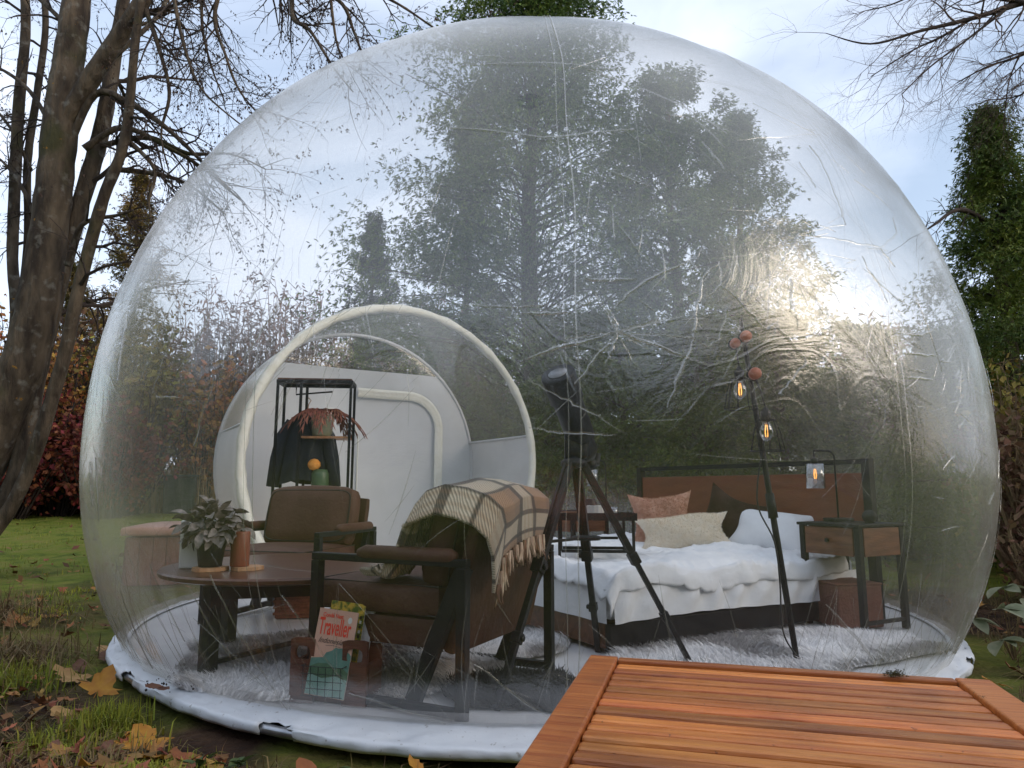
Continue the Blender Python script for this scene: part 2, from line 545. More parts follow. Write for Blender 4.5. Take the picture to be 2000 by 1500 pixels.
# ------------------------------------------------------------------ the dome's own geometry
CX, CY, ZC, BU, BL, NN, RR = 0.128, 4.53, 0.973, 2.504, 2.05, 2.1, 2.5
RB = 2.236
def dome_r(z):
    k = abs((z - ZC) / (BU if z >= ZC else BL))
    return RR * max(0.0, 1 - k ** NN) ** (1 / NN)
def dome_p(az, z, off=0.0):
    r = dome_r(z) + off
    a = R(az)
    return Vector((CX + r * math.cos(a), CY + r * math.sin(a), z))
TA = R(32.5)                                   # the entrance tunnel leads back and to the left
TN = Vector((-math.sin(TA), math.cos(TA), 0))
TT = Vector((math.cos(TA), math.sin(TA), 0))
TZ, TR, TL = 1.02, 1.40, 1.18
TC = Vector((CX, CY, 0)) + TN * 2.10

def ground_z(x, y):
    x = np.asarray(x, float); y = np.asarray(y, float)
    d = np.hypot(x - CX, y - CY)
    rise = np.clip((y - 6.5) / 6.5, 0, 1)
    z = 0.25 * rise * rise * (3 - 2 * rise) + np.clip(y - 13, 0, 40) * 0.004
    bumps = (vnoise(x * 2.1, y * 2.1, 3) - 0.5) * 0.07 + (vnoise(x * 7, y * 7, 4) - 0.5) * 0.03
    far = np.clip((d - 2.55) / 0.35, 0, 1)
    return np.where(d < 2.55, -0.05, z * far + bumps * far - 0.05 * (1 - far))
def gz(x, y):
    return float(ground_z(x, y))
CREASES = [[(-77.4,1.486),(-78.9,1.428),(-79.6,1.338),(-80.1,1.224),(-82.1,1.227)],[(-78.9,1.428),(-79.8,1.481)],[(-79.6,1.338),(-77.6,1.404),(-76.2,1.35),(-74.3,1.26),(-73.5,1.286),(-71.1,1.166),(-71.8,1.138),(-73.8,1.056)],[(-80.1,1.224),(-79.1,1.197),(-78.2,1.222),(-77.2,1.336)],[(-80.1,1.224),(-81.2,1.121),(-82.3,1.005)],[(-71.5,1.481),(-73.6,1.44),(-75.8,1.394)],[(-71.5,1.481),(-69.5,1.393),(-67.3,1.296),(-64.6,1.213),(-61.6,1.074)],[(-62.0,1.521),(-60.9,1.419)],[(-62.8,1.586),(-62.0,1.501),(-59.2,1.436)],[(-60.8,1.306),(-57.0,1.319),(-54.1,1.363)],[(-71.6,1.454),(-73.9,1.357)],[(-71.4,1.449),(-71.8,1.34)],[(-72.1,1.446),(-73.0,1.342)],[(-72.8,1.436),(-74.4,1.393)],[(-71.1,1.425),(-68.5,1.379)],[(-60.4,1.147),(-56.6,1.154)],[(-60.1,1.186),(-57.3,1.171)],[(-59.8,1.239),(-55.3,1.247)],[(-77.6,1.404),(-77.4,1.489)],[(-76.2,1.35),(-75.8,1.394)],[(-60.5,1.109),(-57.2,1.062)],[(-69.5,1.625),(-63.6,1.71),(-63.2,1.863),(-63.1,2.026),(-63.5,2.075)],[(-69.5,1.625),(-64.8,1.635),(-59.6,1.64),(-55.4,1.747),(-54.5,1.83)],[(-59.6,1.64),(-58.2,1.577)],[(-69.5,1.625),(-70.9,1.555),(-71.8,1.511)],[(-72.7,2.011),(-67.8,2.065),(-60.1,2.177)],[(-79.3,2.091),(-77.4,2.084)],[(-77.0,2.125),(-74.5,1.955)],[(-76.6,1.974),(-75.3,1.853)],[(-66.5,1.954),(-65.8,1.845)],[(-77.3,1.501),(-73.1,1.537)],[(-73.1,1.537),(-72.0,1.51)],[(-122.6,1.533),(-123.3,1.314),(-125.0,1.108)],[(-124.0,1.457),(-127.2,1.163)],[(-118.5,1.368),(-120.0,1.251),(-121.5,1.179)],[(-110.6,1.407),(-112.4,1.301),(-114.1,1.19)],[(-115.9,1.278),(-116.1,1.185),(-116.3,1.111)],[(-124.7,1.093),(-121.0,1.082)],[(-112.0,1.552),(-114.3,1.405)],[(-128.8,1.638),(-130.2,1.377)],[(-133.3,1.413),(-132.2,1.185)],[(-117.0,1.138),(-118.8,0.911)],[(-136.8,0.897),(-135.9,0.767),(-136.0,0.639)],[(-139.0,0.878),(-138.1,0.694)],[(-85.6,1.237),(-88.9,1.196),(-92.1,1.149)],[(-85.6,1.237),(-87.1,1.158),(-88.7,1.073)],[(-85.6,1.237),(-83.1,1.27),(-80.7,1.295)],[(-85.6,1.237),(-82.9,1.234),(-80.2,1.224)],[(-85.6,1.237),(-83.0,1.2),(-80.5,1.156)],[(-85.6,1.237),(-86.0,1.189),(-86.5,1.133)],[(-85.6,1.237),(-84.5,1.216),(-83.5,1.185)],[(-85.6,1.237),(-85.8,1.277),(-86.1,1.308)],[(-85.6,1.237),(-86.4,1.308),(-87.3,1.372)],[(-85.6,1.237),(-84.9,1.182),(-84.3,1.118)],[(-85.6,1.237),(-84.0,1.259),(-82.4,1.272)],[(-85.6,1.237),(-87.4,1.228),(-89.2,1.21)],[(-98.1,1.337),(-94.2,1.317),(-89.4,1.319)],[(-92.2,1.296),(-88.9,1.295)],[(-87.8,1.407),(-84.0,1.411)],[(-85.7,1.317),(-84.0,1.387),(-79.8,1.488)],[(-88.8,1.342),(-87.9,1.319),(-87.2,1.337)],[(-92.2,1.1),(-89.9,1.04),(-88.1,1.003),(-85.2,0.929)],[(-91.7,0.942),(-89.3,0.931),(-85.9,0.926)],[(-125.6,0.503),(-123.1,0.232)],[(-117.5,0.488),(-114.5,0.197),(-112.5,0.01)],[(-120.4,0.428),(-117.4,0.202)],[(-110.5,0.437),(-106.3,0.155)],[(-95.9,0.249),(-90.0,0.054)],[(-106.1,0.128),(-98.5,0.044)],[(-132.6,0.384),(-132.1,0.074)],[(-69.1,0.403),(-60.8,0.154)],[(-98.6,2.013),(-90.6,1.948),(-82.6,1.997)],[(-98.8,2.366),(-88.2,2.358),(-82.0,2.326)],[(-85.7,2.327),(-76.9,2.144),(-73.6,2.037)],[(-85.7,1.818),(-82.1,1.753)]]
STEMS=[
 [(-4.46, 6.0, 0.02, 0.28), (-4.37, 6.03, 0.92, 0.239), (-4.34, 6.06, 1.92, 0.228), (-4.27, 6.09, 3.12, 0.203), (-4.28, 6.11, 4.36, 0.185), (-4.27, 6.14, 5.51, 0.156), (-4.3, 6.17, 6.97, 0.117), (-4.38, 6.2, 8.54, 0.07)],
 [(-4.29, 6.1, 4.09, 0.121), (-3.95, 6.03, 4.67, 0.107), (-3.48, 5.95, 5.42, 0.088), (-3.18, 5.88, 6.12, 0.064), (-2.86, 5.8, 6.88, 0.034)],
 [(-4.38, 6.1, 0.74, 0.103), (-4.31, 6.18, 1.75, 0.102), (-4.21, 6.27, 2.99, 0.102), (-4.05, 6.35, 4.17, 0.101), (-4.03, 6.43, 5.11, 0.083), (-4.04, 6.52, 5.98, 0.075), (-4.05, 6.6, 7.21, 0.05)],
 [(-4.2, 5.9, 0.64, 0.073), (-3.89, 5.86, 1.75, 0.07), (-3.76, 5.81, 2.5, 0.067), (-3.6, 5.77, 3.28, 0.063), (-3.43, 5.73, 3.84, 0.054), (-3.39, 5.69, 4.8, 0.046), (-3.32, 5.64, 5.33, 0.042), (-3.19, 5.6, 6.13, 0.023)],
 [(-4.73, 6.4, 1.98, 0.058), (-4.9, 6.5, 3.13, 0.065), (-5.07, 6.6, 4.59, 0.068), (-5.17, 6.7, 5.58, 0.06), (-5.35, 6.8, 6.39, 0.05)],
 [(-4.83, 6.6, 2.74, 0.04), (-4.97, 6.67, 4.07, 0.047), (-5.01, 6.75, 4.91, 0.046), (-5.06, 6.83, 5.73, 0.042), (-5.23, 6.9, 6.47, 0.034)],
]
LIMBS=[
 [(-4.19, 6.1, 3.88, 0.043), (-3.95, 6.06, 4.46, 0.039), (-3.56, 6.02, 4.33, 0.034), (-3.15, 5.98, 4.03, 0.026), (-2.76, 5.94, 3.65, 0.016), (-2.54, 5.9, 3.44, 0.009)],
 [(-3.98, 6.3, 4.07, 0.035), (-3.5, 6.22, 4.11, 0.03), (-3.06, 6.15, 3.91, 0.022), (-2.64, 6.08, 3.87, 0.012), (-2.27, 6.0, 3.68, 0.007)],
 [(-3.96, 6.0, 3.88, 0.038), (-3.65, 6.05, 4.12, 0.031), (-3.23, 6.1, 3.94, 0.024), (-2.9, 6.15, 3.75, 0.017), (-2.57, 6.2, 3.47, 0.01)],
 [(-3.47, 5.8, 3.88, 0.028), (-3.17, 5.77, 3.57, 0.02), (-3.17, 5.73, 3.22, 0.011), (-3.04, 5.7, 2.88, 0.007)],
 [(-3.94, 6.3, 5.02, 0.031), (-3.62, 6.35, 5.44, 0.026), (-3.51, 6.4, 5.77, 0.021)],
 [(-3.33, 5.7, 5.07, 0.028), (-3.2, 5.72, 4.73, 0.023), (-3.08, 5.75, 4.29, 0.018), (-3.14, 5.78, 3.91, 0.011), (-3.06, 5.8, 3.58, 0.007)],
 [(-3.14, 5.8, 6.05, 0.044), (-2.52, 5.73, 5.83, 0.036), (-2.05, 5.67, 5.3, 0.028), (-1.95, 5.6, 4.92, 0.023), (-1.77, 5.53, 4.74, 0.018), (-1.54, 5.47, 4.36, 0.011), (-1.34, 5.4, 4.08, 0.006)],
 [(-2.46, 5.6, 5.71, 0.028), (-2.66, 5.62, 5.01, 0.021), (-2.55, 5.65, 4.58, 0.016), (-2.41, 5.67, 4.25, 0.011), (-2.17, 5.7, 3.97, 0.007)],
 [(-1.99, 5.5, 5.17, 0.023), (-1.54, 5.53, 5.04, 0.02), (-1.4, 5.57, 4.77, 0.016), (-1.31, 5.6, 4.52, 0.009)],
 [(-1.83, 5.6, 5.5, 0.028), (-1.39, 5.65, 5.29, 0.021), (-1.02, 5.7, 5.12, 0.014), (-0.7, 5.75, 4.92, 0.009), (-0.56, 5.8, 4.88, 0.005)],
 [(-2.87, 5.9, 6.42, 0.03), (-2.92, 5.9, 5.65, 0.024), (-2.91, 5.9, 5.11, 0.017), (-2.81, 5.9, 4.7, 0.012), (-2.64, 5.9, 4.28, 0.007)],
 [(-3.05, 5.5, 5.52, 0.027), (-2.93, 5.47, 4.9, 0.02), (-2.79, 5.45, 4.44, 0.015), (-2.61, 5.42, 4.09, 0.011), (-2.23, 5.4, 3.75, 0.006)],
 [(-4.31, 6.4, 4.75, 0.036), (-4.08, 6.53, 5.41, 0.027), (-3.8, 6.67, 5.68, 0.019), (-3.67, 6.8, 5.96, 0.014)],
 [(-4.36, 6.2, 3.02, 0.029), (-4.68, 6.3, 3.57, 0.022), (-4.99, 6.4, 3.93, 0.015), (-5.29, 6.5, 4.14, 0.01)],
 [(-4.38, 6.2, 4.14, 0.029), (-4.74, 6.3, 4.63, 0.025), (-5.1, 6.4, 4.92, 0.018), (-5.45, 6.5, 5.09, 0.01)],
 [(-4.33, 6.2, 5.22, 0.035), (-4.78, 6.35, 5.67, 0.026), (-5.24, 6.5, 6.03, 0.019)],
 [(-4.01, 6.0, 2.75, 0.032), (-3.87, 5.93, 3.11, 0.025), (-3.52, 5.87, 3.18, 0.018), (-3.34, 5.8, 3.2, 0.011)],
 [(-3.83, 6.2, 3.78, 0.034), (-3.37, 6.13, 3.7, 0.026), (-3.0, 6.07, 3.56, 0.017), (-2.61, 6.0, 3.24, 0.009)],
 [(-4.88, 6.6, 3.97, 0.023), (-5.21, 6.7, 4.47, 0.019), (-5.54, 6.8, 4.82, 0.011)],
 [(-4.02, 6.1, 2.59, 0.023), (-3.76, 6.17, 2.42, 0.019), (-3.53, 6.23, 2.63, 0.012), (-3.39, 6.3, 2.85, 0.007)],
 [(-1.69, 5.7, 5.48, 0.023), (-1.63, 5.7, 5.02, 0.016), (-1.57, 5.7, 4.71, 0.012), (-1.47, 5.7, 4.51, 0.007)],
]
RLIMBS=[
 [(4.97, 4.6, 4.83, 0.115), (4.32, 4.57, 4.46, 0.083), (3.71, 4.53, 4.25, 0.048), (3.3, 4.5, 4.1, 0.033), (2.9, 4.47, 3.98, 0.022), (2.51, 4.43, 3.85, 0.013), (2.19, 4.4, 3.91, 0.005)],
 [(3.68, 4.5, 4.22, 0.037), (3.43, 4.55, 4.32, 0.026), (3.13, 4.6, 4.42, 0.017), (2.81, 4.65, 4.32, 0.01), (2.65, 4.7, 4.31, 0.006)],
 [(3.53, 4.5, 4.16, 0.026), (3.2, 4.43, 3.89, 0.018), (2.88, 4.37, 3.64, 0.012), (2.62, 4.3, 3.39, 0.007)],
 [(3.3, 4.5, 4.1, 0.022), (3.09, 4.53, 3.98, 0.017), (2.88, 4.57, 3.89, 0.011), (2.59, 4.6, 3.71, 0.006)],
 [(4.35, 4.6, 4.49, 0.049), (4.08, 4.65, 4.11, 0.034), (3.76, 4.7, 3.94, 0.021), (3.56, 4.75, 3.89, 0.013), (3.35, 4.8, 3.79, 0.008)],
 [(4.12, 4.7, 4.14, 0.027), (3.83, 4.73, 3.71, 0.017), (3.72, 4.77, 3.65, 0.011), (3.57, 4.8, 3.65, 0.006)],
 [(3.76, 4.7, 3.94, 0.015), (3.66, 4.7, 3.73, 0.009), (3.59, 4.7, 3.41, 0.006)],
]

# ------------------------------------------------------------------ ground
def axis(lo, hi, c, fine, n):
    t = np.linspace(-1, 1, n)
    k = 3.6
    s = np.sinh(k * t) / np.sinh(k)
    return np.where(s < 0, c + s * (c - lo), c + s * (hi - c))
gx = axis(-150, 150, -0.6, 0, 340)
gy = axis(-60, 190, 2.6, 0, 340)
X, Y = np.meshgrid(gx, gy)
Z = ground_z(X, Y)
V = np.stack([X.ravel(), Y.ravel(), Z.ravel()], 1)
n0 = len(gx)
idx = np.arange(len(V)).reshape(len(gy), n0)
F = np.stack([idx[:-1, :-1].ravel(), idx[:-1, 1:].ravel(), idx[1:, 1:].ravel(), idx[1:, :-1].ravel()], 1)
mg = bpy.data.materials.new('autumn_lawn')
mg.use_nodes = True
n, l = mg.node_tree.nodes, mg.node_tree.links
bs = n['Principled BSDF']
bs.inputs['Roughness'].default_value = 0.95
bs.inputs['Specular IOR Level'].default_value = 0.2
t = n.new('ShaderNodeTexCoord')
def noise_(sc, det=5, dist=0.0):
    q = n.new('ShaderNodeTexNoise')
    q.inputs['Scale'].default_value = sc
    q.inputs['Detail'].default_value = det
    q.inputs['Distortion'].default_value = dist
    l.new(t.outputs['Object'], q.inputs['Vector'])
    return q.outputs['Fac']
def ramp_(f, stops):
    q = n.new('ShaderNodeValToRGB')
    e = q.color_ramp.elements
    while len(e) < len(stops):
        e.new(0.5)
    for i, (p, c) in enumerate(stops):
        e[i].position = p
        e[i].color = (*c, 1)
    l.new(f, q.inputs['Fac'])
    return q.outputs['Color']
def mix_(f, a, b):
    q = n.new('ShaderNodeMixRGB')
    l.new(f, q.inputs['Fac']); l.new(a, q.inputs[1]); l.new(b, q.inputs[2])
    return q.outputs['Color']
soil = ramp_(noise_(9, 8), [(0.3, (0.022, 0.012, 0.008)), (0.55, (0.055, 0.030, 0.018)), (0.75, (0.10, 0.058, 0.032))])
grass_c = ramp_(noise_(5, 8), [(0.3, (0.08, 0.11, 0.012)), (0.5, (0.16, 0.19, 0.022)), (0.72, (0.23, 0.19, 0.045))])
msk = ramp_(noise_(0.8, 6, 0.6), [(0.42, (0, 0, 0)), (0.56, (1, 1, 1))])
# the turf is worn to bare soil close to the tent
sx = n.new('ShaderNodeVectorMath'); sx.operation = 'DISTANCE'
sx.inputs[1].default_value = (CX, CY, 0)
l.new(t.outputs['Object'], sx.inputs[0])
mr = n.new('ShaderNodeMapRange')
mr.inputs['From Min'].default_value = 2.9; mr.inputs['From Max'].default_value = 5.5
l.new(sx.outputs['Value'], mr.inputs['Value'])
ma = n.new('ShaderNodeMath'); ma.operation = 'ADD'; ma.use_clamp = True
l.new(mr.outputs['Result'], ma.inputs[0]); 
mm = n.new('ShaderNodeMath'); mm.operation = 'MULTIPLY'; mm.inputs[1].default_value = 0.6
sep = n.new('ShaderNodeSeparateColor'); l.new(msk, sep.inputs[0]); l.new(sep.outputs[0], mm.inputs[0]); l.new(mm.outputs[0], ma.inputs[1])
l.new(mix_(ma.outputs[0], soil, grass_c), bs.inputs['Base Color'])
bp = n.new('ShaderNodeBump'); bp.inputs['Strength'].default_value = 0.9; bp.inputs['Distance'].default_value = 0.03
l.new(noise_(28, 8), bp.inputs['Height']); l.new(bp.outputs['Normal'], bs.inputs['Normal'])
g = link('ground', np_mesh('ground', V, F, True), mg)
g['kind'] = 'structure'

# ------------------------------------------------------------------ the bubble tent
tent = thing('bubble_tent', 'large transparent bubble tent with white ground skirt and tunnel entrance', 'tent', (CX, CY, 0))
nu, nz_ = 288, 150
zs = np.concatenate([np.linspace(0.03, ZC, 50)[:-1], ZC + BU * 0.9995 * np.sin(np.linspace(0, math.pi / 2, nz_ - 49))])
V, F = [], []
for z in zs:
    r = dome_r(float(z))
    for k in range(nu):
        a = 2 * math.pi * k / nu
        w = math.exp(-(z - 0.03) / 0.22) * 0.007 * (math.sin(a * 61 + 2 * math.sin(a * 7)) + 0.6 * math.sin(a * 97 + 3 * z * 9))
        # gores: each welded panel bulges a little between its seams
        u = ((math.degrees(a) + 88.8) / 25.714) % 1.0
        w += 0.012 * (math.sin(math.pi * u) - 0.6) * min(1, r / 1.2)
        V.append([CX + (r + w) * math.cos(a), CY + (r + w) * math.sin(a), float(z)])
V = np.array(V)
rel = V - np.array([TC.x, TC.y, TZ])
al = rel @ np.array(TN); lt = rel @ np.array(TT)
rad_ = np.hypot(lt, rel[:, 2])
snap = (al > -0.8) & (np.abs(rad_ - TR) < 0.05)
kf = np.where(snap, TR / np.maximum(rad_, 1e-6), 1.0)
V = V + (np.outer(lt * (kf - 1), np.array(TT)) + np.outer(rel[:, 2] * (kf - 1), [0, 0, 1]))
inside = (al > -0.8) & (rad_ < TR - 0.045)
for j in range(len(zs) - 1):
    for k in range(nu):
        a, b = j * nu + k, j * nu + (k + 1) % nu
        q = (a, b, b + nu, a + nu)
        if inside[list(q)].any():
            continue
        F.append(q)
film = link('film_dome', np_mesh('film_dome', V, np.array(F), True), M['film'], tent, True)

# welded seams, running from pole to ground along the gores
def ribbon(name, pts, w, material, parent, off=0.004, ridge=0.0):
    """narrow strip lying on the dome along (azimuth, z) points"""
    P = [dome_p(a, z, off) for a, z in pts]
    mb = MB()
    V, F = [], []
    for i, p in enumerate(P):
        d = (P[min(i + 1, len(P) - 1)] - P[max(i - 1, 0)]).normalized()
        nrm = Vector((p.x - CX, p.y - CY, (p.z - ZC) * 0.9)).normalized()
        s = d.cross(nrm).normalized()
        ww = w[i] if hasattr(w, '__len__') else w
        V += [p - s * ww / 2, p + nrm * ridge, p + s * ww / 2]
    for i in range(len(P) - 1):
        F += [(3 * i, 3 * i + 1, 3 * i + 4, 3 * i + 3), (3 * i + 1, 3 * i + 2, 3 * i + 5, 3 * i + 4)]
    return mb.add(V, F) if name is None else mb.add(V, F).build(name, material, parent, True, True)
for az0 in (-88.8, -61.2, -113.0, -139.0, -35.0, -10, -165):
    for da, ww in ((-0.42, 0.0025), (0.42, 0.0045)):
        pts = [(az0 + da + 0.12 * math.sin(z * 9 + az0), z) for z in np.linspace(0.04, 3.2, 70)]
        ribbon('seam', pts, ww, M['seam'], film)

# creases where the film has been folded
def smooth_line(pl, n=6):
    o = []
    for i in range(len(pl) - 1):
        for k in range(n):
            t = k / n
            o.append((pl[i][0] + (pl[i + 1][0] - pl[i][0]) * t + random.uniform(-.12, .12), pl[i][1] + (pl[i + 1][1] - pl[i][1]) * t + random.uniform(-.004, .004)))
    o.append(pl[-1])
    return o
for pl in CREASES:
    pts = smooth_line(pl)
    w0 = random.uniform(0.006, 0.013)
    ws = [w0 * (0.25 + math.sin(math.pi * min(1, max(0, (i + 0.5) / len(pts)))) * random.uniform(0.55, 1.0)) for i in range(len(pts))]
    ribbon('crease', pts, ws, M['crease'], film, 0.003, random.choice((-1, 1)) * w0 * 0.55)
# a haze of shorter, finer wrinkles, too many to count
mbw = MB()
wr = random.Random(5)
def wrinkle(a, z, ln, ang, w):
    pts = []
    bend = wr.uniform(-0.16, 0.16)
    for i in range(6):
        t = i / 5
        th = ang + bend * (t - .5)
        pts.append((a + math.degrees(ln * t * math.cos(th) / max(.4, dome_r(z))), z + ln * t * math.sin(th)))
    if not all(0.04 < q[1] < 3.35 for q in pts):
        return
    P = ribbon(None, pts, [w * math.sin(math.pi * (i + .6) / 6.2) for i in range(6)], None, None, 0.003, wr.choice((-1, 1)) * w * .5)
    mbw.add(P.v, P.f)
for i in range(260):
    wrinkle(wr.uniform(-178, -2), wr.uniform(0.1, 3.0), wr.uniform(.08, .34), wr.uniform(0, 6.28), wr.uniform(.0015, .0035))
for i in range(220):      # gathered folds at the foot of the film
    a = wr.uniform(-175, -5)
    wrinkle(a, wr.uniform(.05, .16), wr.uniform(.12, .42), 1.57 + wr.gauss(0, .5), wr.uniform(.0015, .004))
for i in range(120):      # crushed area around the stars of creases
    wrinkle(wr.gauss(-72, 7), wr.gauss(1.42, .16), wr.uniform(.04, .16), wr.uniform(0, 6.28), wr.uniform(.003, .007))
for i in range(60):
    wrinkle(wr.gauss(-106, 5), wr.gauss(1.3, .25), wr.uniform(.06, .3), 1.2 + wr.gauss(0, .35), wr.uniform(.002, .005))
for i in range(70):
    wrinkle(wr.gauss(-54, 4), wr.gauss(1.25, .2), wr.uniform(.05, .16), wr.gauss(0.3, .5), wr.uniform(.003, .007))
mbw.build('wrinkle', M['crease'], film, True, True, kind='stuff')

# welded double band at the foot
mb = MB()
mb.grid(lambda u, v: (CX + (dome_r(.03 + .05 * v) - .006) * math.cos(2 * math.pi * u), CY + (dome_r(.03 + .05 * v) - .006) * math.sin(2 * math.pi * u), .03 + .05 * v), 200, 4, True)
mb.build('base_band', M['band'], tent, True, True)

# floor sheet, skirt and pipe
mb = MB()
mb.lathe((CX, CY, 0.0), [(RB + 0.012, 0.0), (RB + 0.012, 0.028)], 96)
mb.build('floor_sheet', M['pvc_floor'], tent, False, True)
GAPS = [math.atan2(gy_ - CY, gx_ - CX) for gx_, gy_ in ((-0.80, 2.225), (-1.56, 2.92), (1.965, 3.20))]
RS = 2.42
def in_gap(a, extra=0.0):
    return any(abs((a - g_ + math.pi) % (2 * math.pi) - math.pi) < 0.027 + extra for g_ in GAPS)
NA = 540
prof = [(0.0, 0.040), (.22, 0.038), (.42, 0.034), (.55, 0.031), (.66, 0.029), (.74, 0.027), (.82, 0.026), (.91, 0.0255), (.965, 0.024), (.995, 0.018), (1.004, 0.009), (.99, 0.0), (.95, -0.012)]
def skirt_r(a):
    return 2.320 + 0.10 * max(0.0, -math.sin(a)) ** 8 + .006 * math.sin(a * 9)
V, F = [], []
for i in range(NA):
    a = 2 * math.pi * i / NA
    for j, (r, z) in enumerate(prof):
        k = min(1, j / 4)
        wv = 0.013 * k * (0.55 * math.sin(a * 171 + 3 * math.sin(a * 23)) * (j % 3) * .5 + math.sin(a * 43 + 1.7 * math.sin(a * 11)) * 0.5 + math.sin(a * 89 + j) * 0.28 + math.sin(a * 17) * 0.5)
        r = RB - .004 + r * (skirt_r(a) - RB + .004)
        V.append((CX + (r + wv * .5 * (j > 8)) * math.cos(a), CY + (r + wv * .5 * (j > 8)) * math.sin(a), z + wv * (0.75 if j < 6 else .28 if j < 9 else 0)))
m_ = len(prof)
for i in range(NA):
    a = 2 * math.pi * (i + .5) / NA
    for j in range(m_ - 1):
        if j >= 5 and in_gap(a, -.027 + .029 * min(1, (j - 3.5) / 3.5) ** .6):
            continue
        F.append((i * m_ + j, i * m_ + j + 1, ((i + 1) % NA) * m_ + j + 1, ((i + 1) % NA) * m_ + j))
sk = MB().add(V, F).build('ground_skirt', M['pvc'], tent, True, True)
q = sk.modifiers.new('thick', 'SOLIDIFY'); q.thickness = 0.003
MB().tube([(CX + (skirt_r(2 * math.pi * i / 200) - .026) * math.cos(2 * math.pi * i / 200), CY + (skirt_r(2 * math.pi * i / 200) - .026) * math.sin(2 * math.pi * i / 200), 0.003) for i in range(200)], 0.016, 10, True).build('ring_pipe', M['pipe'], tent, True, True)

# entrance: ring on the dome, tunnel, end wall with zip
def on_dome_ring(t, r=TR):
    base = TC + TT * (r * math.cos(t)) + Vector((0, 0, TZ + r * math.sin(t)))
    lo, hi = -1.6, 1.2
    for _ in range(40):
        mid = (lo + hi) / 2
        p = base + TN * mid
        if math.hypot(p.x - CX, p.y - CY) < dome_r(max(0.0, min(p.z, ZC + BU * .999))):
            lo = mid
        else:
            hi = mid
    return base + TN * lo
t0 = math.asin((0.05 - TZ) / TR)
ts = np.linspace(t0, math.pi - t0, 72)
ringp = [on_dome_ring(t) for t in ts]
mb = MB()
V, F = [], []
for i, t in enumerate(ts):                     # a flat padded band facing into the tent
    rad = (TT * math.cos(t) + Vector((0, 0, math.sin(t))))
    p = ringp[i]
    wob = 0.006 * math.sin(i * 2.3) + 0.004 * math.sin(i * 5.1)
    for dr, dn in ((-0.045 - wob, -0.02), (-0.02, -0.05), (0.02, -0.05), (0.04 + wob, -0.02), (0.0, 0.02)):
        V.append(p + rad * dr + TN * dn)
for i in range(len(ts) - 1):
    for j in range(5):
        F.append((i * 5 + j, i * 5 + (j + 1) % 5, (i + 1) * 5 + (j + 1) % 5, (i + 1) * 5 + j))
mb.add(V, F).build('door_ring', M['trim'], tent, True, True)
def tunnel_pt(t, s, r):
    """s = 0 on the dome ring, 1 at the end wall"""
    a = on_dome_ring(t, TR)
    end = TC + TN * TL + TT * (r * math.cos(t)) + Vector((0, 0, TZ + r * math.sin(t)))
    return a * (1 - s) + end * s
TB = 0.20                                     # opaque up to this angle above the axis
def tpart(name, ta, tb, material, nn):
    mb = MB()
    mb.grid(lambda u, v: tunnel_pt(ta + (tb - ta) * u, v, TR - 0.02), nn, 10)
    return mb.build(name, material, tent, True, True)
tpart('tunnel_wall', t0, TB, M['tunnel_grey'], 14)
tpart('tunnel_wall', math.pi - t0, math.pi - TB, M['tunnel_grey'], 14)
tun = tpart('tunnel_film', TB, math.pi - TB, M['tunnel_film'], 40)
for sgn in (TB, math.pi - TB):                # hem between opaque wall and clear film
    MB().tube([tunnel_pt(sgn, s, TR - 0.03) - Vector((0, 0, 0.0)) for s in np.linspace(0, 1, 12)], 0.014, 6).build('hem', M['tunnel_grey'], tun, True, True)
EC = TC + TN * TL
def wall_pt(x, z, off=0.0):
    return EC + TT * x + Vector((0, 0, z)) + TN * off
rE = TR - 0.02
# opaque part of the end wall up to z = 1.95, clear film above it
ZS = 2.03
hh = []
def half_w(z):
    return math.sqrt(max(0.0, rE ** 2 - (z - TZ) ** 2))
MB().grid(lambda u, v: wall_pt((u * 2 - 1) * half_w(.04 + (ZS - .04) * v), .04 + (ZS - .04) * v, 0.015 * math.sin(u * 7 + v * 5)), 24, 24).build('end_wall', M['tunnel_grey'], tent, True, True)
MB().grid(lambda u, v: wall_pt((u * 2 - 1) * half_w(ZS + (TZ + rE - ZS) * v), ZS + (TZ + rE - ZS) * v, 0.02 * math.sin(u * 5)), 24, 10).build('end_window', M['tunnel_film'], tent, True, True)
MB().tube([wall_pt(rE * math.cos(t), TZ + rE * math.sin(t), -.01) for t in np.linspace(t0, math.pi - t0, 50)], 0.02, 6).build('end_hem', M['tunnel_grey'], tent, True, True)
zipline = [(x, 1.78) for x in np.linspace(-0.02, 0.58, 10)] + [(0.58 + 0.36 * math.sin(t), 1.42 + 0.36 * math.cos(t)) for t in np.linspace(0.12, math.pi / 2, 12)] + [(0.94, z) for z in np.linspace(1.34, 0.06, 16)]
V, F = [], []
for i, (x, z) in enumerate(zipline):
    a = zipline[max(0, i - 1)]; b = zipline[min(len(zipline) - 1, i + 1)]
    dx, dz = b[0] - a[0], b[1] - a[1]
    q = math.hypot(dx, dz)
    nx, nzz = -dz / q, dx / q
    for k, o_ in ((-.05, -.03), (-.012, -.055), (.0, -.045), (.012, -.055), (.05, -.03)):
        V.append(wall_pt(x + nx * k, z + nzz * k, o_))
for i in range(len(zipline) - 1):
    for j in range(4):
        F.append((i * 5 + j, i * 5 + j + 1, i * 5 + j + 6, i * 5 + j + 5))
MB().add(V, F).build('door_zip', M['trim'], tent, True, True)
arch = [(-0.02 + 0.0, 0.05)] + [(0.0, z) for z in np.linspace(0.1, 1.25, 8)] + [(-0.30 + 0.30 * math.cos(t), 1.25 + 0.34 * math.sin(t)) for t in np.linspace(0.1, 1.75, 12)]
MB().tube([wall_pt(x, z, -.025) for x, z in arch], 0.008, 5).build('door_outline', M['trim'], tent, True, True)
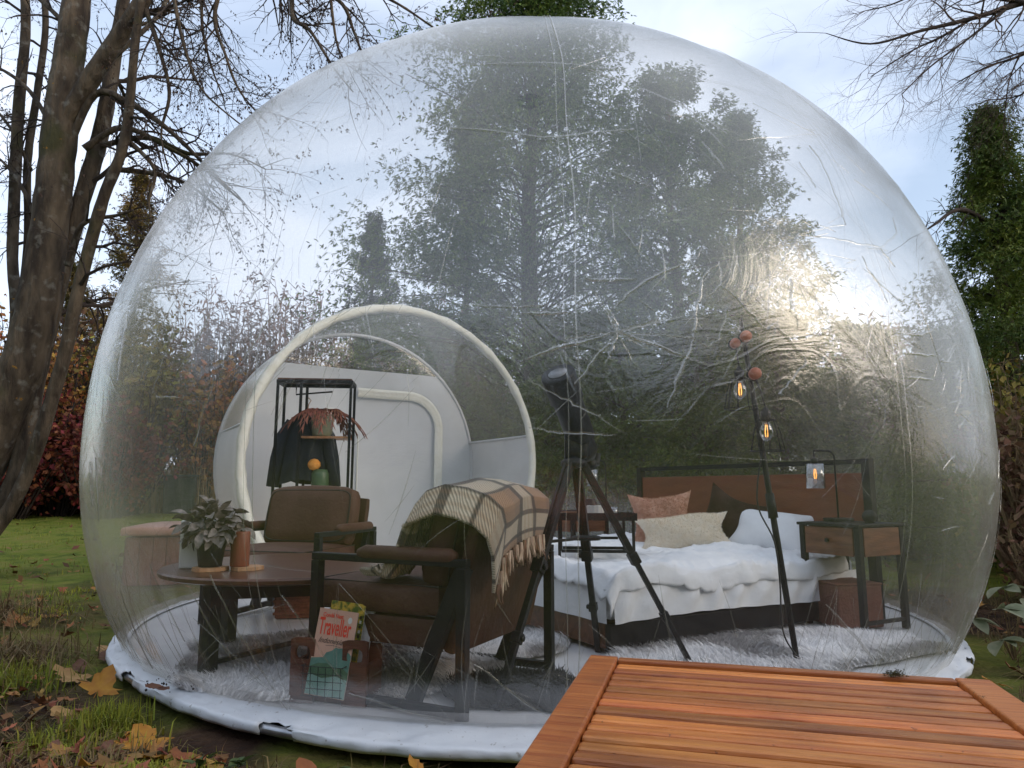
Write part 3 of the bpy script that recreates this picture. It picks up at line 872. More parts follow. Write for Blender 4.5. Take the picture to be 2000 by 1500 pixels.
MB().add([TC + TT * -.9 - TN * .45, TC + TT * .9 - TN * .45, EC + TT * .85, EC - TT * .85], [(0, 1, 2, 3)]).build('tunnel_floor', M['pvc_floor'], tent, False, True).location.z += 0.024

# ------------------------------------------------------------------ furniture inside
FZ = 0.032
def rounded_box(mb, c, d, r=0.03, crown=0.0, nu=10, nv=10, lean=None):
    """cushion: superellipsoid-like box, crown = how far the big faces swell"""
    V, F = [], []
    N = 9
    def put(ax, sg):
        base = len(V)
        for j in range(N):
            for i in range(N):
                u, v = (i / (N - 1)) * 2 - 1, (j / (N - 1)) * 2 - 1
                p = [0, 0, 0]
                p[ax] = sg; p[(ax + 1) % 3] = u; p[(ax + 2) % 3] = v
                q = []
                half = [d[k] / 2 for k in range(3)]
                P = Vector([p[k] * half[k] for k in range(3)])
                core = Vector([max(-half[k] + r, min(half[k] - r, P[k])) for k in range(3)])
                e = P - core
                if e.length > 1e-9:
                    P = core + e.normalized() * r
                sw = crown * (1 - u * u) * (1 - v * v)
                P[ax] += sg * sw
                V.append(Vector(c) + P if lean is None else Vector(c) + lean @ P)
        for j in range(N - 1):
            for i in range(N - 1):
                a = base + j * N + i
                f = (a, a + 1, a + N + 1, a + N)
                F.append(f if sg > 0 else tuple(reversed(f)))
    for ax in range(3):
        put(ax, 1); put(ax, -1)
    return mb.add(V, F)

def armchair(label, loc, rz):
    """local: x = width, y = forward, z = up; origin at a rear foot"""
    t = thing('armchair', label, 'armchair', loc, rz, 'brown armchairs round the coffee table')
    W, Dp = 0.70, 0.62
    for x in (0.0, W):
        fr = MB()
        fr.bar((x, 0, 0), (x, 0, 0.478), 0.036).bar((x, Dp, 0), (x, Dp, 0.478), 0.036)
        fr.bar((x, 0.019, 0.022), (x, Dp - 0.019, 0.022), 0.030)
        fr.bar((x, -0.018, 0.492), (x, Dp + 0.018, 0.492), 0.034, 0.026)
        sgn = 1 if x == 0 else -1
        fr.bar((x + sgn * 0.026, 0.01, 0.478), (x + sgn * 0.026, 0.205, 0.03), 0.034, 0.055)
        f = fr.build('side_frame', M['black'], t, bevel=0.003)
        ap = MB()
        ap.tube([(x, 0.03, 0.508), (x, 0.05, 0.513), (x, 0.40, 0.513), (x, 0.43, 0.508)], [0.018, 0.026, 0.026, 0.018], 12)
        ap.build('arm_pad', M['leather'], f, True)
    MB().bar((0.02, 0.12, 0.255), (W - 0.02, 0.12, 0.255), 0.03).build('cross_bar', M['black'], t)
    MB().bar((0.02, Dp - 0.03, 0.19), (W - 0.02, Dp - 0.03, 0.19), 0.025).build('cross_bar', M['black'], t)
    b = MB()
    rounded_box(b, (W / 2, 0.36, 0.245), (W - 0.10, 0.56, 0.105), 0.02)
    b.build('seat_base', M['leather_dark'], t, True)
    s = MB()
    rounded_box(s, (W / 2, 0.395, 0.352), (W - 0.09, 0.55, 0.115), 0.025, 0.018)
    so = s.build('seat_cushion', M['leather'], t, True)
    for zz in (0.402, 0.304):
        x0, x1, y0, y1 = 0.052, W - 0.052, 0.128, 0.664
        MB().tube([(x0, y0, zz), (x0, y1, zz), (x1, y1, zz), (x1, y0, zz)], 0.004, 6, True).build('piping', M['piping'], so)
    lean = Matrix.Rotation(R(13), 3, 'X')
    p = MB()
    rounded_box(p, (W / 2, 0.028, 0.432), (W - 0.085, 0.055, 0.505), 0.02, 0.0, lean=lean)
    p.build('back_panel', M['leather_dark'], t, True)
    c = MB()
    rounded_box(c, (W / 2, 0.13, 0.565), (W - 0.12, 0.125, 0.35), 0.04, 0.02, lean=lean)
    co = c.build('back_cushion', M['leather'], t, True)
    for yy in (-0.055, 0.055):
        hw, hz = (W - 0.14) / 2, 0.155
        rp = []
        for k in range(28):
            a = 2 * math.pi * k / 28
            ca, sa = math.cos(a), math.sin(a)
            rp.append(Vector((W / 2, 0.13, 0.565)) + lean @ Vector((hw * math.copysign(abs(ca) ** .28, ca), yy, hz * math.copysign(abs(sa) ** .28, sa))))
        MB().tube(rp, 0.0045, 6, True).build('piping', M['piping'], co)
    return t
near_chair = armchair('brown leather armchair seen from behind with plaid blanket over its back', (-0.160, 2.340, FZ), math.atan2(.894, .447))
far_chair = armchair('brown leather armchair facing the camera behind the coffee table', (-0.86, 4.36, FZ), R(164))

# plaid blanket thrown over the near chair
KN = [(0.0, .43, .428, .09, .065), (.06, .38, .432, .085, .075), (.12, .325, .445, .08, .08), (.2, .265, .52, .085, .09), (.3, .222, .62, .09, .115), (.40, .192, .695, .115, .165), (.46, .15, .742, .15, .20), (.53, .09, .765, .19, .225), (.6, .02, .757, .215, .235), (.66, -.05, .733, .23, .235), (.71, -.096, .692, .235, .23), (.8, -.095, .645, .245, .22), (1.0, -.072, .530, .265, .205)]
def kn(q):
    for i in range(len(KN) - 1):
        if q <= KN[i + 1][0] + 1e-9:
            t = (q - KN[i][0]) / (KN[i + 1][0] - KN[i][0])
            t2 = t * t * (3 - 2 * t) * .5 + t * .5
            return [KN[i][k] + (KN[i + 1][k] - KN[i][k]) * t2 for k in range(1, 5)]
    return list(KN[-1][1:])
def blanket_pt(u, q):
    y, z, xc, hw = kn(q)
    k = (u - .5) * 2
    fold = max(0.0, 1 - q / .5)
    slope = (1 - fold)
    x = xc + k * hw
    y += fold * 0.030 * math.sin(u * 15 + 1.0) * (1 if q > .1 else .4) + .010 * math.sin(k * 4 + q * 9) * slope
    z += (.012 * math.sin(u * 15 + 2.2) * fold + 0.012 * math.sin(k * 3.1 + 0.6) * slope)
    if q > .5:                                   # laid askew, far side shorter on the back
        z -= 0.05 * (q - .5) * 2 * (-k) * .6
        x += 0.02 * (q - .5)
    if q > .3 and k < -.7:
        z -= .10 * (-.7 - k) / .3 * min(1, (q - .3) / .15)
    if q < .12:
        z += 0.02
    return (x, y, z)
nuB, nvB = 90, 150
mb = MB()
mb.grid(lambda u, v: blanket_pt(u, v), nuB, nvB)
me = mb.mesh('blanket', True)
def plaid(u, q):
    cream, tan, cam, dark, mid = (0.66, 0.56, 0.42), (0.36, 0.19, 0.095), (0.42, 0.235, 0.13), (0.050, 0.036, 0.034), (0.27, 0.165, 0.105)
    def band(s):
        s = (s % 1.0)
        if s < .07 or .93 < s: return 'd'
        if s < .36: return 'c'
        if s < .42: return 'd'
        if s < .72: return 't'
        return 'm'
    a, b = band(u * 1.7 + .12), band(q * 3.5 + .12)
    tab = {'d': dark, 'c': cream, 't': cam, 'm': mid}
    ca, cb = np.array(tab[a]), np.array(tab[b])
    c = ca * .5 + cb * .5
    if a == 'd' or b == 'd': c = np.array(dark) * .72 + c * .28
    elif a == 'c' or b == 'c': c = c * .55 + np.array(cream) * .45
    if a == 'c' and math.sin(u * 1.7 * 2 * math.pi * 11) > .2: c = c * .72 + np.array(tan) * .28
    if a == 'd' and b == 'd': c = np.array(dark)
    return c
ca = me.color_attributes.new('weave', 'FLOAT_COLOR', 'POINT')
cc = np.ones((len(me.vertices), 4), np.float32)
for j in range(nvB):
    for i in range(nuB):
        cc[j * nuB + i, :3] = plaid(i / (nuB - 1), j / (nvB - 1))
ca.data.foreach_set('color', cc.ravel())
uvl = me.uv_layers.new(name='uv')
li = np.empty(len(me.loops), np.int32); me.loops.foreach_get('vertex_index', li)
uvs = np.stack([(li % nuB) / (nuB - 1), (li // nuB) / (nvB - 1) * 2.2], 1).astype(np.float32)
uvl.data.foreach_set('uv', uvs.ravel())
mw = bpy.data.materials.new('plaid_wool')
mw.use_nodes = True
n, l = mw.node_tree.nodes, mw.node_tree.links
bs = n['Principled BSDF']; bs.inputs['Roughness'].default_value = .95; bs.inputs['Sheen Weight'].default_value = .3
at = n.new('ShaderNodeVertexColor'); at.layer_name = 'weave'
tcn = n.new('ShaderNodeTexCoord')
wv = n.new('ShaderNodeTexWave'); wv.inputs['Scale'].default_value = 26; wv.inputs['Distortion'].default_value = 1.2; wv.bands_direction = 'DIAGONAL'
l.new(tcn.outputs['UV'], wv.inputs['Vector'])
mrw = n.new('ShaderNodeMapRange'); mrw.inputs['To Min'].default_value = .62; mrw.inputs['To Max'].default_value = 1.12
l.new(wv.outputs['Fac'], mrw.inputs['Value'])
hs = n.new('ShaderNodeHueSaturation'); l.new(at.outputs['Color'], hs.inputs['Color']); l.new(mrw.outputs['Result'], hs.inputs['Value'])
l.new(hs.outputs['Color'], bs.inputs['Base Color'])
bpn = n.new('ShaderNodeBump'); bpn.inputs['Strength'].default_value = .6; bpn.inputs['Distance'].default_value = .004
l.new(wv.outputs['Fac'], bpn.inputs['Height']); l.new(bpn.outputs['Normal'], bs.inputs['Normal'])
M['wool'] = mw
blk = thing('blanket', 'fringed plaid wool blanket in cream tan and dark brown draped over the chair back', 'blanket', (-0.160, 2.340, FZ), math.atan2(.894, .447))
bo = link('woven_cloth', me, mw, blk)
q = bo.modifiers.new('thick', 'SOLIDIFY'); q.thickness = 0.012; q.offset = 1.0
M['tassel_a'] = mat('cream_wool_fringe', (0.40, 0.28, 0.19), (0.58, 0.45, 0.33), 30, .95, island=.3)
M['tassel_b'] = mat('brown_wool_fringe', (0.10, 0.055, 0.035), (0.24, 0.13, 0.075), 30, .95, island=.3)
for i in range(17):
    u = (i + .5) / 17
    p0 = Vector(blanket_pt(u, 1.0)) + Vector((0, -.006, 0))
    mb = MB()
    ln = random.uniform(.06, .095)
    dx0 = random.uniform(-.012, .012)
    for s in range(6):
        ox, oy = random.uniform(-.009, .009), random.uniform(-.008, .004)
        ex, ey = random.uniform(-.018, .018) + dx0, random.uniform(-.016, .004)
        pts = [p0 + Vector((ox * .5, oy * .4 - .002, .008)), p0 + Vector((ox, oy, -ln * .3)), p0 + Vector((ox + ex * .5, oy + ey * .6, -ln * .7)), p0 + Vector((ex + ox, ey + oy, -ln * random.uniform(.85, 1.1)))]
        mb.tube(pts, [.0045, .005, .0042, .0018], 5)
    mb.build('tassel', M['tassel_a'] if i % 3 else M['tassel_b'], blk, True)

# round coffee table
ct = thing('coffee_table', 'round dark wood coffee table with black legs by the clear tent wall', 'table', (-0.98, 3.20, FZ), R(15))
MB().lathe((0, 0, 0), [(.535, .375), (.55, .38), (.553, .395), (.545, .402)], 64).build('tabletop', M['tabletop'], ct)
ap = MB()
for k in range(4):
    a = R(45 + 90 * k)
    b = R(135 + 90 * k)
    ap.bar((.40 * math.cos(a), .40 * math.sin(a), .335), (.40 * math.cos(b), .40 * math.sin(b), .335), .03, .07)
ap.build('apron', M['black'], ct)
for k in range(4):
    a = R(45 + 90 * k)
    MB().box((.42 * math.cos(a), .42 * math.sin(a), .1865), (.055, .055, .373), a).build('leg', M['black'], ct, bevel=.004)
MB().bar((.40 * math.cos(R(45)), .40 * math.sin(R(45)), .06), (.40 * math.cos(R(225)), .40 * math.sin(R(225)), .06), .018).build('stretcher', M['black'], ct)
TTOP = FZ + .402

# things on the coffee table
def wood_slice(label, x, y, r, h=.016):
    o = MB()
    pr = [(1 + .06 * math.sin(k * 1.7) + .05 * math.sin(k * .9)) for k in range(22)]
    V = [(x + r * pr[k] * math.cos(2 * math.pi * k / 22), y + r * pr[k] * math.sin(2 * math.pi * k / 22), z) for z in (TTOP + .001, TTOP + h) for k in range(22)]
    F = [tuple(reversed(range(22))), tuple(range(22, 44))] + [(k, (k + 1) % 22, 22 + (k + 1) % 22, 22 + k) for k in range(22)]
    return tag(o.add(V, F).build('wood_slice', M['slice']), label, 'coaster', 'wood slices on the coffee table')
wood_slice('flat wood slice under the black plant pot', -1.245, 2.93, .068)
wood_slice('rough bark edged wood slice under the rust candle', -1.105, 2.96, .062)
cd = thing('candle', 'tall rust red pillar candle on a wood slice', 'candle', (-1.13, 2.945, TTOP + .017))
MB().lathe((0, 0, 0), [(.036, 0), (.038, .004), (.0375, .135), (.034, .142), (.012, .138)], 24).build('wax', M['candle'], cd, True)
MB().tube([(0, 0, .136), (.001, 0, .146), (.004, 0, .152)], .0014, 5).build('wick', M['black_ink'], cd)
wb = thing('planter_box', 'white square planter standing behind the leafy plant', 'planter', (-1.345, 3.045, TTOP + .001), R(8))
pb = MB(); pb.box((0, 0, .10), (.13, .10, .20), taper=1.04); pb.build('body', M['whiteceramic'], wb, bevel=.006)
MB().box((0, 0, .2015), (.112, .082, .006)).build('soil', M['pot'], wb)
pl = thing('potted_plant', 'bushy grey green potted plant in a black pot on the coffee table', 'plant', (-1.245, 2.93, TTOP + .018))
MB().lathe((0, 0, 0), [(.045, 0), (.058, .09), (.061, .105), (.055, .105), (.05, .09)], 24).build('pot', M['pot'], pl, True)
stm = MB()
leafs = []
def leaf_mesh(name, L, Wd, curl):
    V, F = [], []
    for i in range(6):
        t = i / 5
        w = Wd * math.sin(math.pi * min(1, t * .93 + .06)) ** .8
        z = -curl * t * t + .02 * t
        for s in (-1, 0, 1):
            V.append((L * t, s * w, z * L * 10 * .3 + abs(s) * w * .35 + .0))
    for i in range(5):
        for s in range(2):
            a = i * 3 + s
            F.append((a, a + 1, a + 4, a + 3))
    return MB().add(V, F).mesh(name, True)
lm = [leaf_mesh('leaf', .085, .024, .10), leaf_mesh('leaf', .07, .021, .16), leaf_mesh('leaf', .06, .020, .05)]
for q in lm: q.materials.append(M['plantleaf'])
for i in range(270):
    th, ph = random.uniform(0, 6.28), math.acos(random.uniform(-.55, 1))
    d = Vector((math.sin(ph) * math.cos(th), math.sin(ph) * math.sin(th), math.cos(ph)))
    r = random.uniform(.04, .112)
    p = Vector((.0, 0, .155)) + Vector((d.x * r * 1.15, d.y * r * 1.15, d.z * r * .95))
    o = bpy.data.objects.new('leaf', random.choice(lm))
    col.objects.link(o)
    o.parent = pl
    o.location = p
    dd = (d + Vector((random.gauss(0, .5), random.gauss(0, .5), random.gauss(-.25, .4)))).normalized()
    o.scale = [random.uniform(.55, .85)] * 3
    o.rotation_euler = (dd.to_track_quat('X', 'Z').to_matrix() @ Matrix.Rotation(random.uniform(-.9, .9), 3, 'X')).to_euler()
    if i % 5 == 0:
        stm.tube([(0, 0, .1), tuple((Vector((0, 0, .1)) + p) * .5), tuple(p)], .002, 4)
stm.build('stem', M['plantleaf'], pl)

# magazine rack with magazines
mrk = thing('magazine_rack', 'small dark wood magazine crate with oval hand holes and wire front', 'magazine rack', (-0.640, 2.520, FZ), R(-14))
def end_board(cx_, name='end_board'):
    w, h, th = .092, .215, .016
    hx, hz, hr, hr2 = cx_, .165, .030, .024
    V, F = [], []
    N = 24
    for y in (0.0, th):
        for k in range(N):
            a = 2 * math.pi * k / N
            ca_, sa_ = math.cos(a), math.sin(a)
            s = 1 / max(abs(ca_) / (w / 2), abs(sa_) / (h - hz if sa_ > 0 else hz))
            V.append((hx + ca_ * s, y, hz + sa_ * s))
        for k in range(N):
            a = 2 * math.pi * k / N
            V.append((hx + hr * math.copysign(abs(math.cos(a)) ** .7, math.cos(a)), y, hz + hr2 * math.copysign(abs(math.sin(a)) ** .7, math.sin(a))))
    for k in range(N):
        j = (k + 1) % N
        F.append((k, j, N + j, N + k))
        F.append((2 * N + j, 2 * N + k, 3 * N + k, 3 * N + j))
        F.append((j, k, 2 * N + k, 2 * N + j))
        F.append((N + k, N + j, 3 * N + j, 3 * N + k))
    return MB().add(V, F).build(name, M['crate'], mrk)
end_board(-.100); end_board(.100)
MB().box((0, .12, .10), (.292, .014, .17)).build('back_board', M['crate'], mrk)
MB().box((0, .065, .012), (.292, .10, .016)).build('base_board', M['crate'], mrk)
for sx in (-1, 1):
    MB().box((sx * .139, .068, .075), (.014, .088, .12)).build('side_board', M['crate'], mrk)
wg = MB()
for k in range(6):
    x = -.078 + k * .0285
    wg.tube([(x, -.028, .03), (x, -.028, .130)], .0013, 5)
for k in range(5):
    wg.tube([(-.085, -.0295, .034 + k * .024), (.072, -.0295, .034 + k * .024)], .0013, 5)
wg.tube([(-.085, -.028, .130), (-.085, .004, .130)], .002, 5).tube([(.072, -.028, .130), (.072, .004, .130)], .002, 5)
wg.build('wire_front', M['wire'], mrk)
def magazine(label, loc, rz, w, h, th, tilt, roll, coverm):
    t = thing('magazine', label, 'magazine', loc, 0, 'magazines in the crate')
    t.rotation_euler = (R(-tilt), R(roll), rz)
    MB().box((0, th / 2, h / 2), (w - .003, th, h - .003)).build('pages', M['paper'], t)
    c = MB().box((0, -.0008, h / 2), (w, .0012, h)).build('cover', coverm, t)
    return t, c
mg1, cv1 = magazine('peach travel magazine with red title and green hills on the cover', (-0.645, 2.503, FZ + .03), R(-14), .150, .285, .006, 9, 5, M['cover'])
def printed(poly, z, name, material, parent):
    return MB().add([(x, z, y) for x, y in poly], [tuple(range(len(poly)))]).build(name, material, parent)
def hills(y0, pts):
    return [(-.074, y0)] + pts + [(.074, y0)]
printed([(-.0745, .002), (.0745, .002), (.0745, .142), (.065, .15), (.05, .152), (.04, .163), (.025, .160), (.012, .162), (.0, .15), (-.02, .142), (-.03, .125), (-.0745, .118)], -.0018, 'printed_hill', M['teal_ink'], cv1)
printed([(-.0745, .002), (.0745, .002), (.0745, .085), (.05, .10), (.02, .092), (-.01, .108), (-.045, .104), (-.0745, .09)], -.0022, 'printed_hill', M['green_ink'], cv1)
printed([(-.0745, .002), (.0745, .002), (.0745, .062), (.03, .07), (-.02, .058), (-.0745, .068)], -.0026, 'printed_water', M['mint_ink'], cv1)
printed([(.048 + .008 * math.cos(a), .255 + .011 * math.sin(a)) for a in np.linspace(6.28, 0, 13)[:-1]], -.0018, 'printed_dot', M['white_ink'], cv1)
def text(body, size, loc, sx, sy, material, parent, shear=0.0, off=0.0):
    c = bpy.data.curves.new('lettering', 'FONT')
    c.body = body; c.size = size; c.align_x = 'LEFT'; c.shear = shear; c.offset = off
    c.extrude = .0002
    c.materials.append(material)
    tmp = bpy.data.objects.new('lettering_curve', c)
    col.objects.link(tmp)
    me_ = bpy.data.meshes.new_from_object(tmp.evaluated_get(bpy.context.evaluated_depsgraph_get()))
    bpy.data.objects.remove(tmp)
    o = bpy.data.objects.new('lettering', me_)
    col.objects.link(o)
    o.parent = parent
    o.location = loc
    o.rotation_euler = (R(90), 0, 0)
    o.scale = (sx, sy, 1)
    return o
text('Traveller', .04, (-.066, -.0022, .200), .84, 2.0, M['red_ink'], cv1, 0.0, .0006)
text('Cond\u00e9 Nast', .016, (-.058, -.0022, .258), 1.0, 1.25, M['red_ink'], cv1, 0.0, .0003)
text('Indonesia!', .026, (-.060, -.0022, .172), 0.95, 1.0, M['black_ink'], cv1, 0.45)
MB().tube([(-.028, -.0022, .164), (.0, -.0022, .167), (.03, -.0022, .163)], .0006, 4).build('underline', M['black_ink'], cv1)
mg2, cv2 = magazine('yellow and green patterned magazine behind the peach one', (-0.620, 2.547, FZ + .035), R(-14), .135, .300, .008, 7, 5, M['yellow_ink'])
mg3, cv3 = magazine('grey spined thick magazine at the back of the crate', (-0.595, 2.573, FZ + .035), R(-14), .130, .298, .014, 6, 7, M['paper'])
for k in range(5):
    MB().box((.056, -.0018, .255 - k * .016), (.008, .0008, .010)).build('printed_block', M['white_ink'] if k % 2 else M['black_ink'], cv2)

# telescope on its tripod
APX = Vector((0.262, 2.95, 0.875))
ts_ = thing('telescope', 'black telescope pointing up on an extended black tripod', 'telescope', (0.262, 2.95, FZ))
FEET = [Vector((-0.055, 2.463, FZ)), Vector((0.752, 3.02, FZ)), Vector((0.395, 3.31, FZ))]
for f in FEET:
    hd = (f - APX); hd.z = 0; hd.normalize()
    top = APX + hd * .042 + Vector((0, 0, -.005))
    d = f - top
    side = Vector((-hd.y, hd.x, 0))
    mid = top + d * .47
    lg = MB()
    lg.bar(top - side * .014, mid - side * .014, .013, .026, hd).bar(top + side * .014, mid + side * .014, .013, .026, hd)
    lg.bar(top + d * .02, top + d * .46, .016, .014, hd)
    L = lg.build('leg', M['black_plastic'], ts_, world=True, bevel=.002)
    MB().bar(top + d * .45, f, .026, .020, hd).build('lower_leg', M['black_plastic'], L, world=True, bevel=.002)
    MB().bar(mid - d * .03, mid + d * .025, .048, .038, hd).build('clamp', M['black_plastic'], L, world=True, bevel=.004)
    MB().lathe(mid + side * .018, [(.0, 0), (.012, .001), (.013, .016), (.008, .02)], 10, side).build('clamp_knob', M['black_plastic'], L, world=True)
    MB().bar(top + d * .73, top + d * .77, .038, .032, hd).build('clamp', M['black_plastic'], L, world=True, bevel=.003)
    MB().lathe(top + d * .75 + side * .015, [(.0, 0), (.010, .001), (.011, .013), (.006, .016)], 10, side).build('clamp_knob', M['black_plastic'], L, world=True)
sp = MB()
ctr = Vector((0.31, 2.95, .565))
for f in FEET:
    hd = (f - APX); 
    sp.bar(ctr, APX + hd * .37 , .022, .010)
sp.lathe(ctr + Vector((0, 0, -.008)), [(.06, 0), (.062, .012), (.055, .016)], 18)
sp.build('spreader', M['black_plastic'], ts_, world=True)
hd_ = MB()
hd_.lathe(APX + Vector((0, 0, -.02)), [(.035, 0), (.055, .008), (.055, .028), (.035, .04), (.03, .06)], 18)
hd_.build('tripod_head', M['black_plastic'], ts_, True, True)
mt = MB()
rounded_box(mt, APX + Vector((.012, 0, .075)), (.095, .07, .12), .02)
mt.bar(APX + Vector((-.03, 0, .02)), APX + Vector((-.03, -.005, .15)), .014, .04)
mt.bar(APX + Vector((.045, 0, .02)), APX + Vector((.048, -.005, .12)), .014, .04)
mt.build('mount', M['black_plastic'], ts_, True, True)
t_top, t_bot = Vector((0.186, 2.79, 1.235)), Vector((0.322, 3.01, 0.925))
ax = (t_top - t_bot)
tb = MB()
tb.lathe(t_bot, [(.034, -.03), (.050, 0), (.052, .07), (.062, .08), (.062, ax.length - .13), (.071, ax.length - .125), (.073, ax.length - .01), (.070, ax.length), (.043, ax.length - .002)], 28, ax)
tube_o = tb.build('tube', M['black_plastic'], ts_, True, True)
MB().lathe(t_bot + ax.normalized() * (ax.length - .002), [(.001, 0), (.040, .001), (.040, .004), (.001, .006)], 28, ax).build('front_lens', M['lens'], tube_o, True, True)
ey = t_bot - ax.normalized() * .02
MB().lathe(ey, [(.02, 0), (.02, -.03), (.026, -.032), (.026, -.06)], 16, ax).build('focuser', M['black_plastic'], tube_o, True, True)
MB().tube([ey - ax.normalized() * .03, ey - ax.normalized() * .045 + Vector((.03, .03, .005)), ey + Vector((.05, .05, .015))], [.018, .017, .015], 12).build('eyepiece', M['black_plastic'], tube_o, True, True)
MB().tube([t_bot + ax * .45 + Vector((.045, .03, .02)), t_bot + ax * .66 + Vector((.045, .03, .02))], .014, 12).build('finder_scope', M['black_plastic'], tube_o, True, True)
gl_ = []
for k in range(20):
    a = math.pi * k / 19
    gl_.append(t_bot + ax * (.55 - .10 * math.sin(a)) + Vector((-.055 + .12 * k / 19, -.05, -.02 * math.sin(a))))
MB().tube(gl_, .0018, 5).build('strap', M['seam'], tube_o, world=True)

# leaning floor lamp with two caged bulbs
fl = thing('floor_lamp', 'slanted black floor lamp with wooden knobs and two hanging caged bulbs', 'lamp', (1.205, 3.06, FZ))
foot, ptop = Vector((1.205, 3.06, FZ)), Vector((1.085, 3.20, 1.57))
pd = ptop - foot
MB().tube([foot, foot + pd * .3, foot + pd * .7, ptop], [.012, .014, .012, .009], 10).build('pole', M['black'], fl, True, True)
MB().tube([foot + pd * .395, foot + pd * .465], [.021, .019], 10).build('joint', M['black'], fl, True, True)
for ex, ey_ in ((.09, -.03), (-.03, .03), (.05, .05)):
    MB().tube([foot + Vector((0, 0, .035)), foot + Vector((ex * .5, ey_ * .5, .022)), foot + Vector((ex, ey_, .004))], .004, 6).build('foot', M['black'], fl, True, True)
def knob(p, r):
    d = Vector((-.1, -1, .05))
    MB().lathe(p, [(r * .8, -.005), (r, 0), (r, .022), (r * .9, .028), (.002, .030)], 18, d).build('wood_knob', M['knobwood'], fl, True, True)
    MB().lathe(p + Vector((0, .02, 0)), [(r * .98, -.012), (r * 1.12, 0), (r * 1.12, .014)], 18, d).build('knob_collar', M['black'], fl, True, True)
knob(Vector((1.092, 3.165, 1.470)), .026)
knob(Vector((1.045, 3.18, 1.440)), .023)
knob(Vector((1.118, 3.145, 1.290)), .028)
MB().bar((1.095, 3.19, 1.455), (1.04, 3.19, 1.438), .016).build('arm', M['black'], fl, world=True)
def lantern(c, sx=0.0):
    """c = centre of the bulb"""
    c = Vector(c)
    s = MB()
    s.lathe(c + Vector((0, 0, .045)), [(.014, 0), (.021, .004), (.022, .045), (.012, .05), (.008, .065)], 16)
    so = s.build('lamp_holder', M['black'], fl, True, True)
    b = MB()
    b.lathe(c, [(.003, -.042), (.015, -.038), (.026, -.022), (.030, -.004), (.027, .014), (.018, .034), (.014, .046)], 22)
    bo_ = b.build('bulb', M['glass'], so, True, True)
    f = MB()
    for k in range(4):
        a = k * 1.57 + .4
        f.tube([c + Vector((.004 * math.cos(a), .004 * math.sin(a), .03)), c + Vector((.008 * math.cos(a), .008 * math.sin(a), .0)), c + Vector((.006 * math.cos(a), .006 * math.sin(a), -.022))], .0016, 5)
    f.build('filament', M['filament'], so, world=True)
    cg = MB()
    for z, r in ((.052, .040), (-.085, .072)):
        cg.tube([c + Vector((r * math.cos(2 * math.pi * k / 24), r * math.sin(2 * math.pi * k / 24), z)) for k in range(24)], .0017, 5, True)
    for k in range(9):
        a = 2 * math.pi * k / 9 + sx
        ca_, sa_ = math.cos(a), math.sin(a)
        cg.tube([c + Vector((.021 * ca_, .021 * sa_, .054)), c + Vector((.040 * ca_, .040 * sa_, .052)), c + Vector((.056 * ca_, .056 * sa_, .0)), c + Vector((.072 * ca_, .072 * sa_, -.085))], .0016, 5)
    cg.build('wire_cage', M['black'], so, world=True)
    return c
c1 = lantern((1.040, 3.12, 1.212))
c2 = lantern((1.128, 3.06, 1.018), .3)
MB().tube([(1.046, 3.165, 1.425), (1.043, 3.14, 1.36), (1.041, 3.12, 1.325)], .003, 6).build('cable', M['cordblack'], fl, True, True)
MB().tube([(1.118, 3.13, 1.265), (1.124, 3.09, 1.20), (1.128, 3.06, 1.13)], .003, 6).build('cable', M['cordblack'], fl, True, True)
cbl = [foot + pd * .62 + Vector((.01, -.02, 0)), foot + pd * .5 + Vector((-.05, -.02, 0)), foot + pd * .42 + Vector((-.065, -.02, 0)), foot + pd * .33 + Vector((-.02, -.02, 0)), foot + pd * .22 + Vector((-.025, -.02, 0)), foot + pd * .10 + Vector((-.05, -.03, 0)), foot + pd * .04 + Vector((-.02, -.03, 0)), foot + Vector((.03, -.05, .012))]
def spl(P, n=5):
    o = []
    for i in range(len(P) - 1):
        p0, p1, p2, p3 = P[max(0, i - 1)], P[i], P[i + 1], P[min(len(P) - 1, i + 2)]
        for k in range(n):
            t = k / n
            o.append(0.5 * ((2 * p1) + (p2 - p0) * t + (2 * p0 - 5 * p1 + 4 * p2 - p3) * t * t + (3 * p1 - p0 - 3 * p2 + p3) * t ** 3))
    o.append(P[-1])
    return o
MB().tube(spl(cbl), .0035, 6).build('cable', M['cordblack'], fl, True, True)

# bed
BA = Vector((.86, .51, 0)); BB = Vector((-.51, .86, 0))
brz = math.atan2(.51, .86)
BP = Vector((0.44, 3.22, FZ))
bed = thing('bed', 'low double bed with black frame and reddish brown headboard', 'bed', BP, brz)
BLN, BW = 1.84, 1.86
MB().box((BLN / 2, .02, .078), (BLN, .04, .112)).build('side_rail', M['black'], bed, bevel=.004)
MB().box((BLN / 2, BW - .02, .078), (BLN, .04, .112)).build('side_rail', M['black'], bed, bevel=.004)
MB().box((.02, BW / 2, .078), (.04, BW - .084, .112)).build('foot_rail', M['walnut'], bed, bevel=.004)
MB().box((BLN / 2 + .02, BW / 2, .10), (BLN - .06, BW - .09, .03)).build('slat_base', M['walnut'], bed)
for x in (.06, BLN - .1):
    for y in (.06, BW - .06):
        MB().box((x, y, .011), (.05, .05, .022)).build('leg', M['black'], bed)
mtr = MB(); rounded_box(mtr, (BLN / 2, BW / 2 + .0, .235), (BLN - .01, BW - .02, .215), .05, .008)
mo = mtr.build('mattress', M['linen'], bed, True)
HBT = .945 - FZ
hb0, hb1 = -.075, 1.93
hx_ = BLN + .05
hp = MB(); hp.box((hx_, (hb0 + hb1) / 2, .60), (.028, hb1 - hb0 - .06, .46)); hpo = hp.build('headboard', M['headboard'], bed, bevel=.004)
for y in (hb0, hb1):
    MB().box((hx_, y, HBT / 2), (.05, .05, HBT)).build('post', M['black'], hpo)
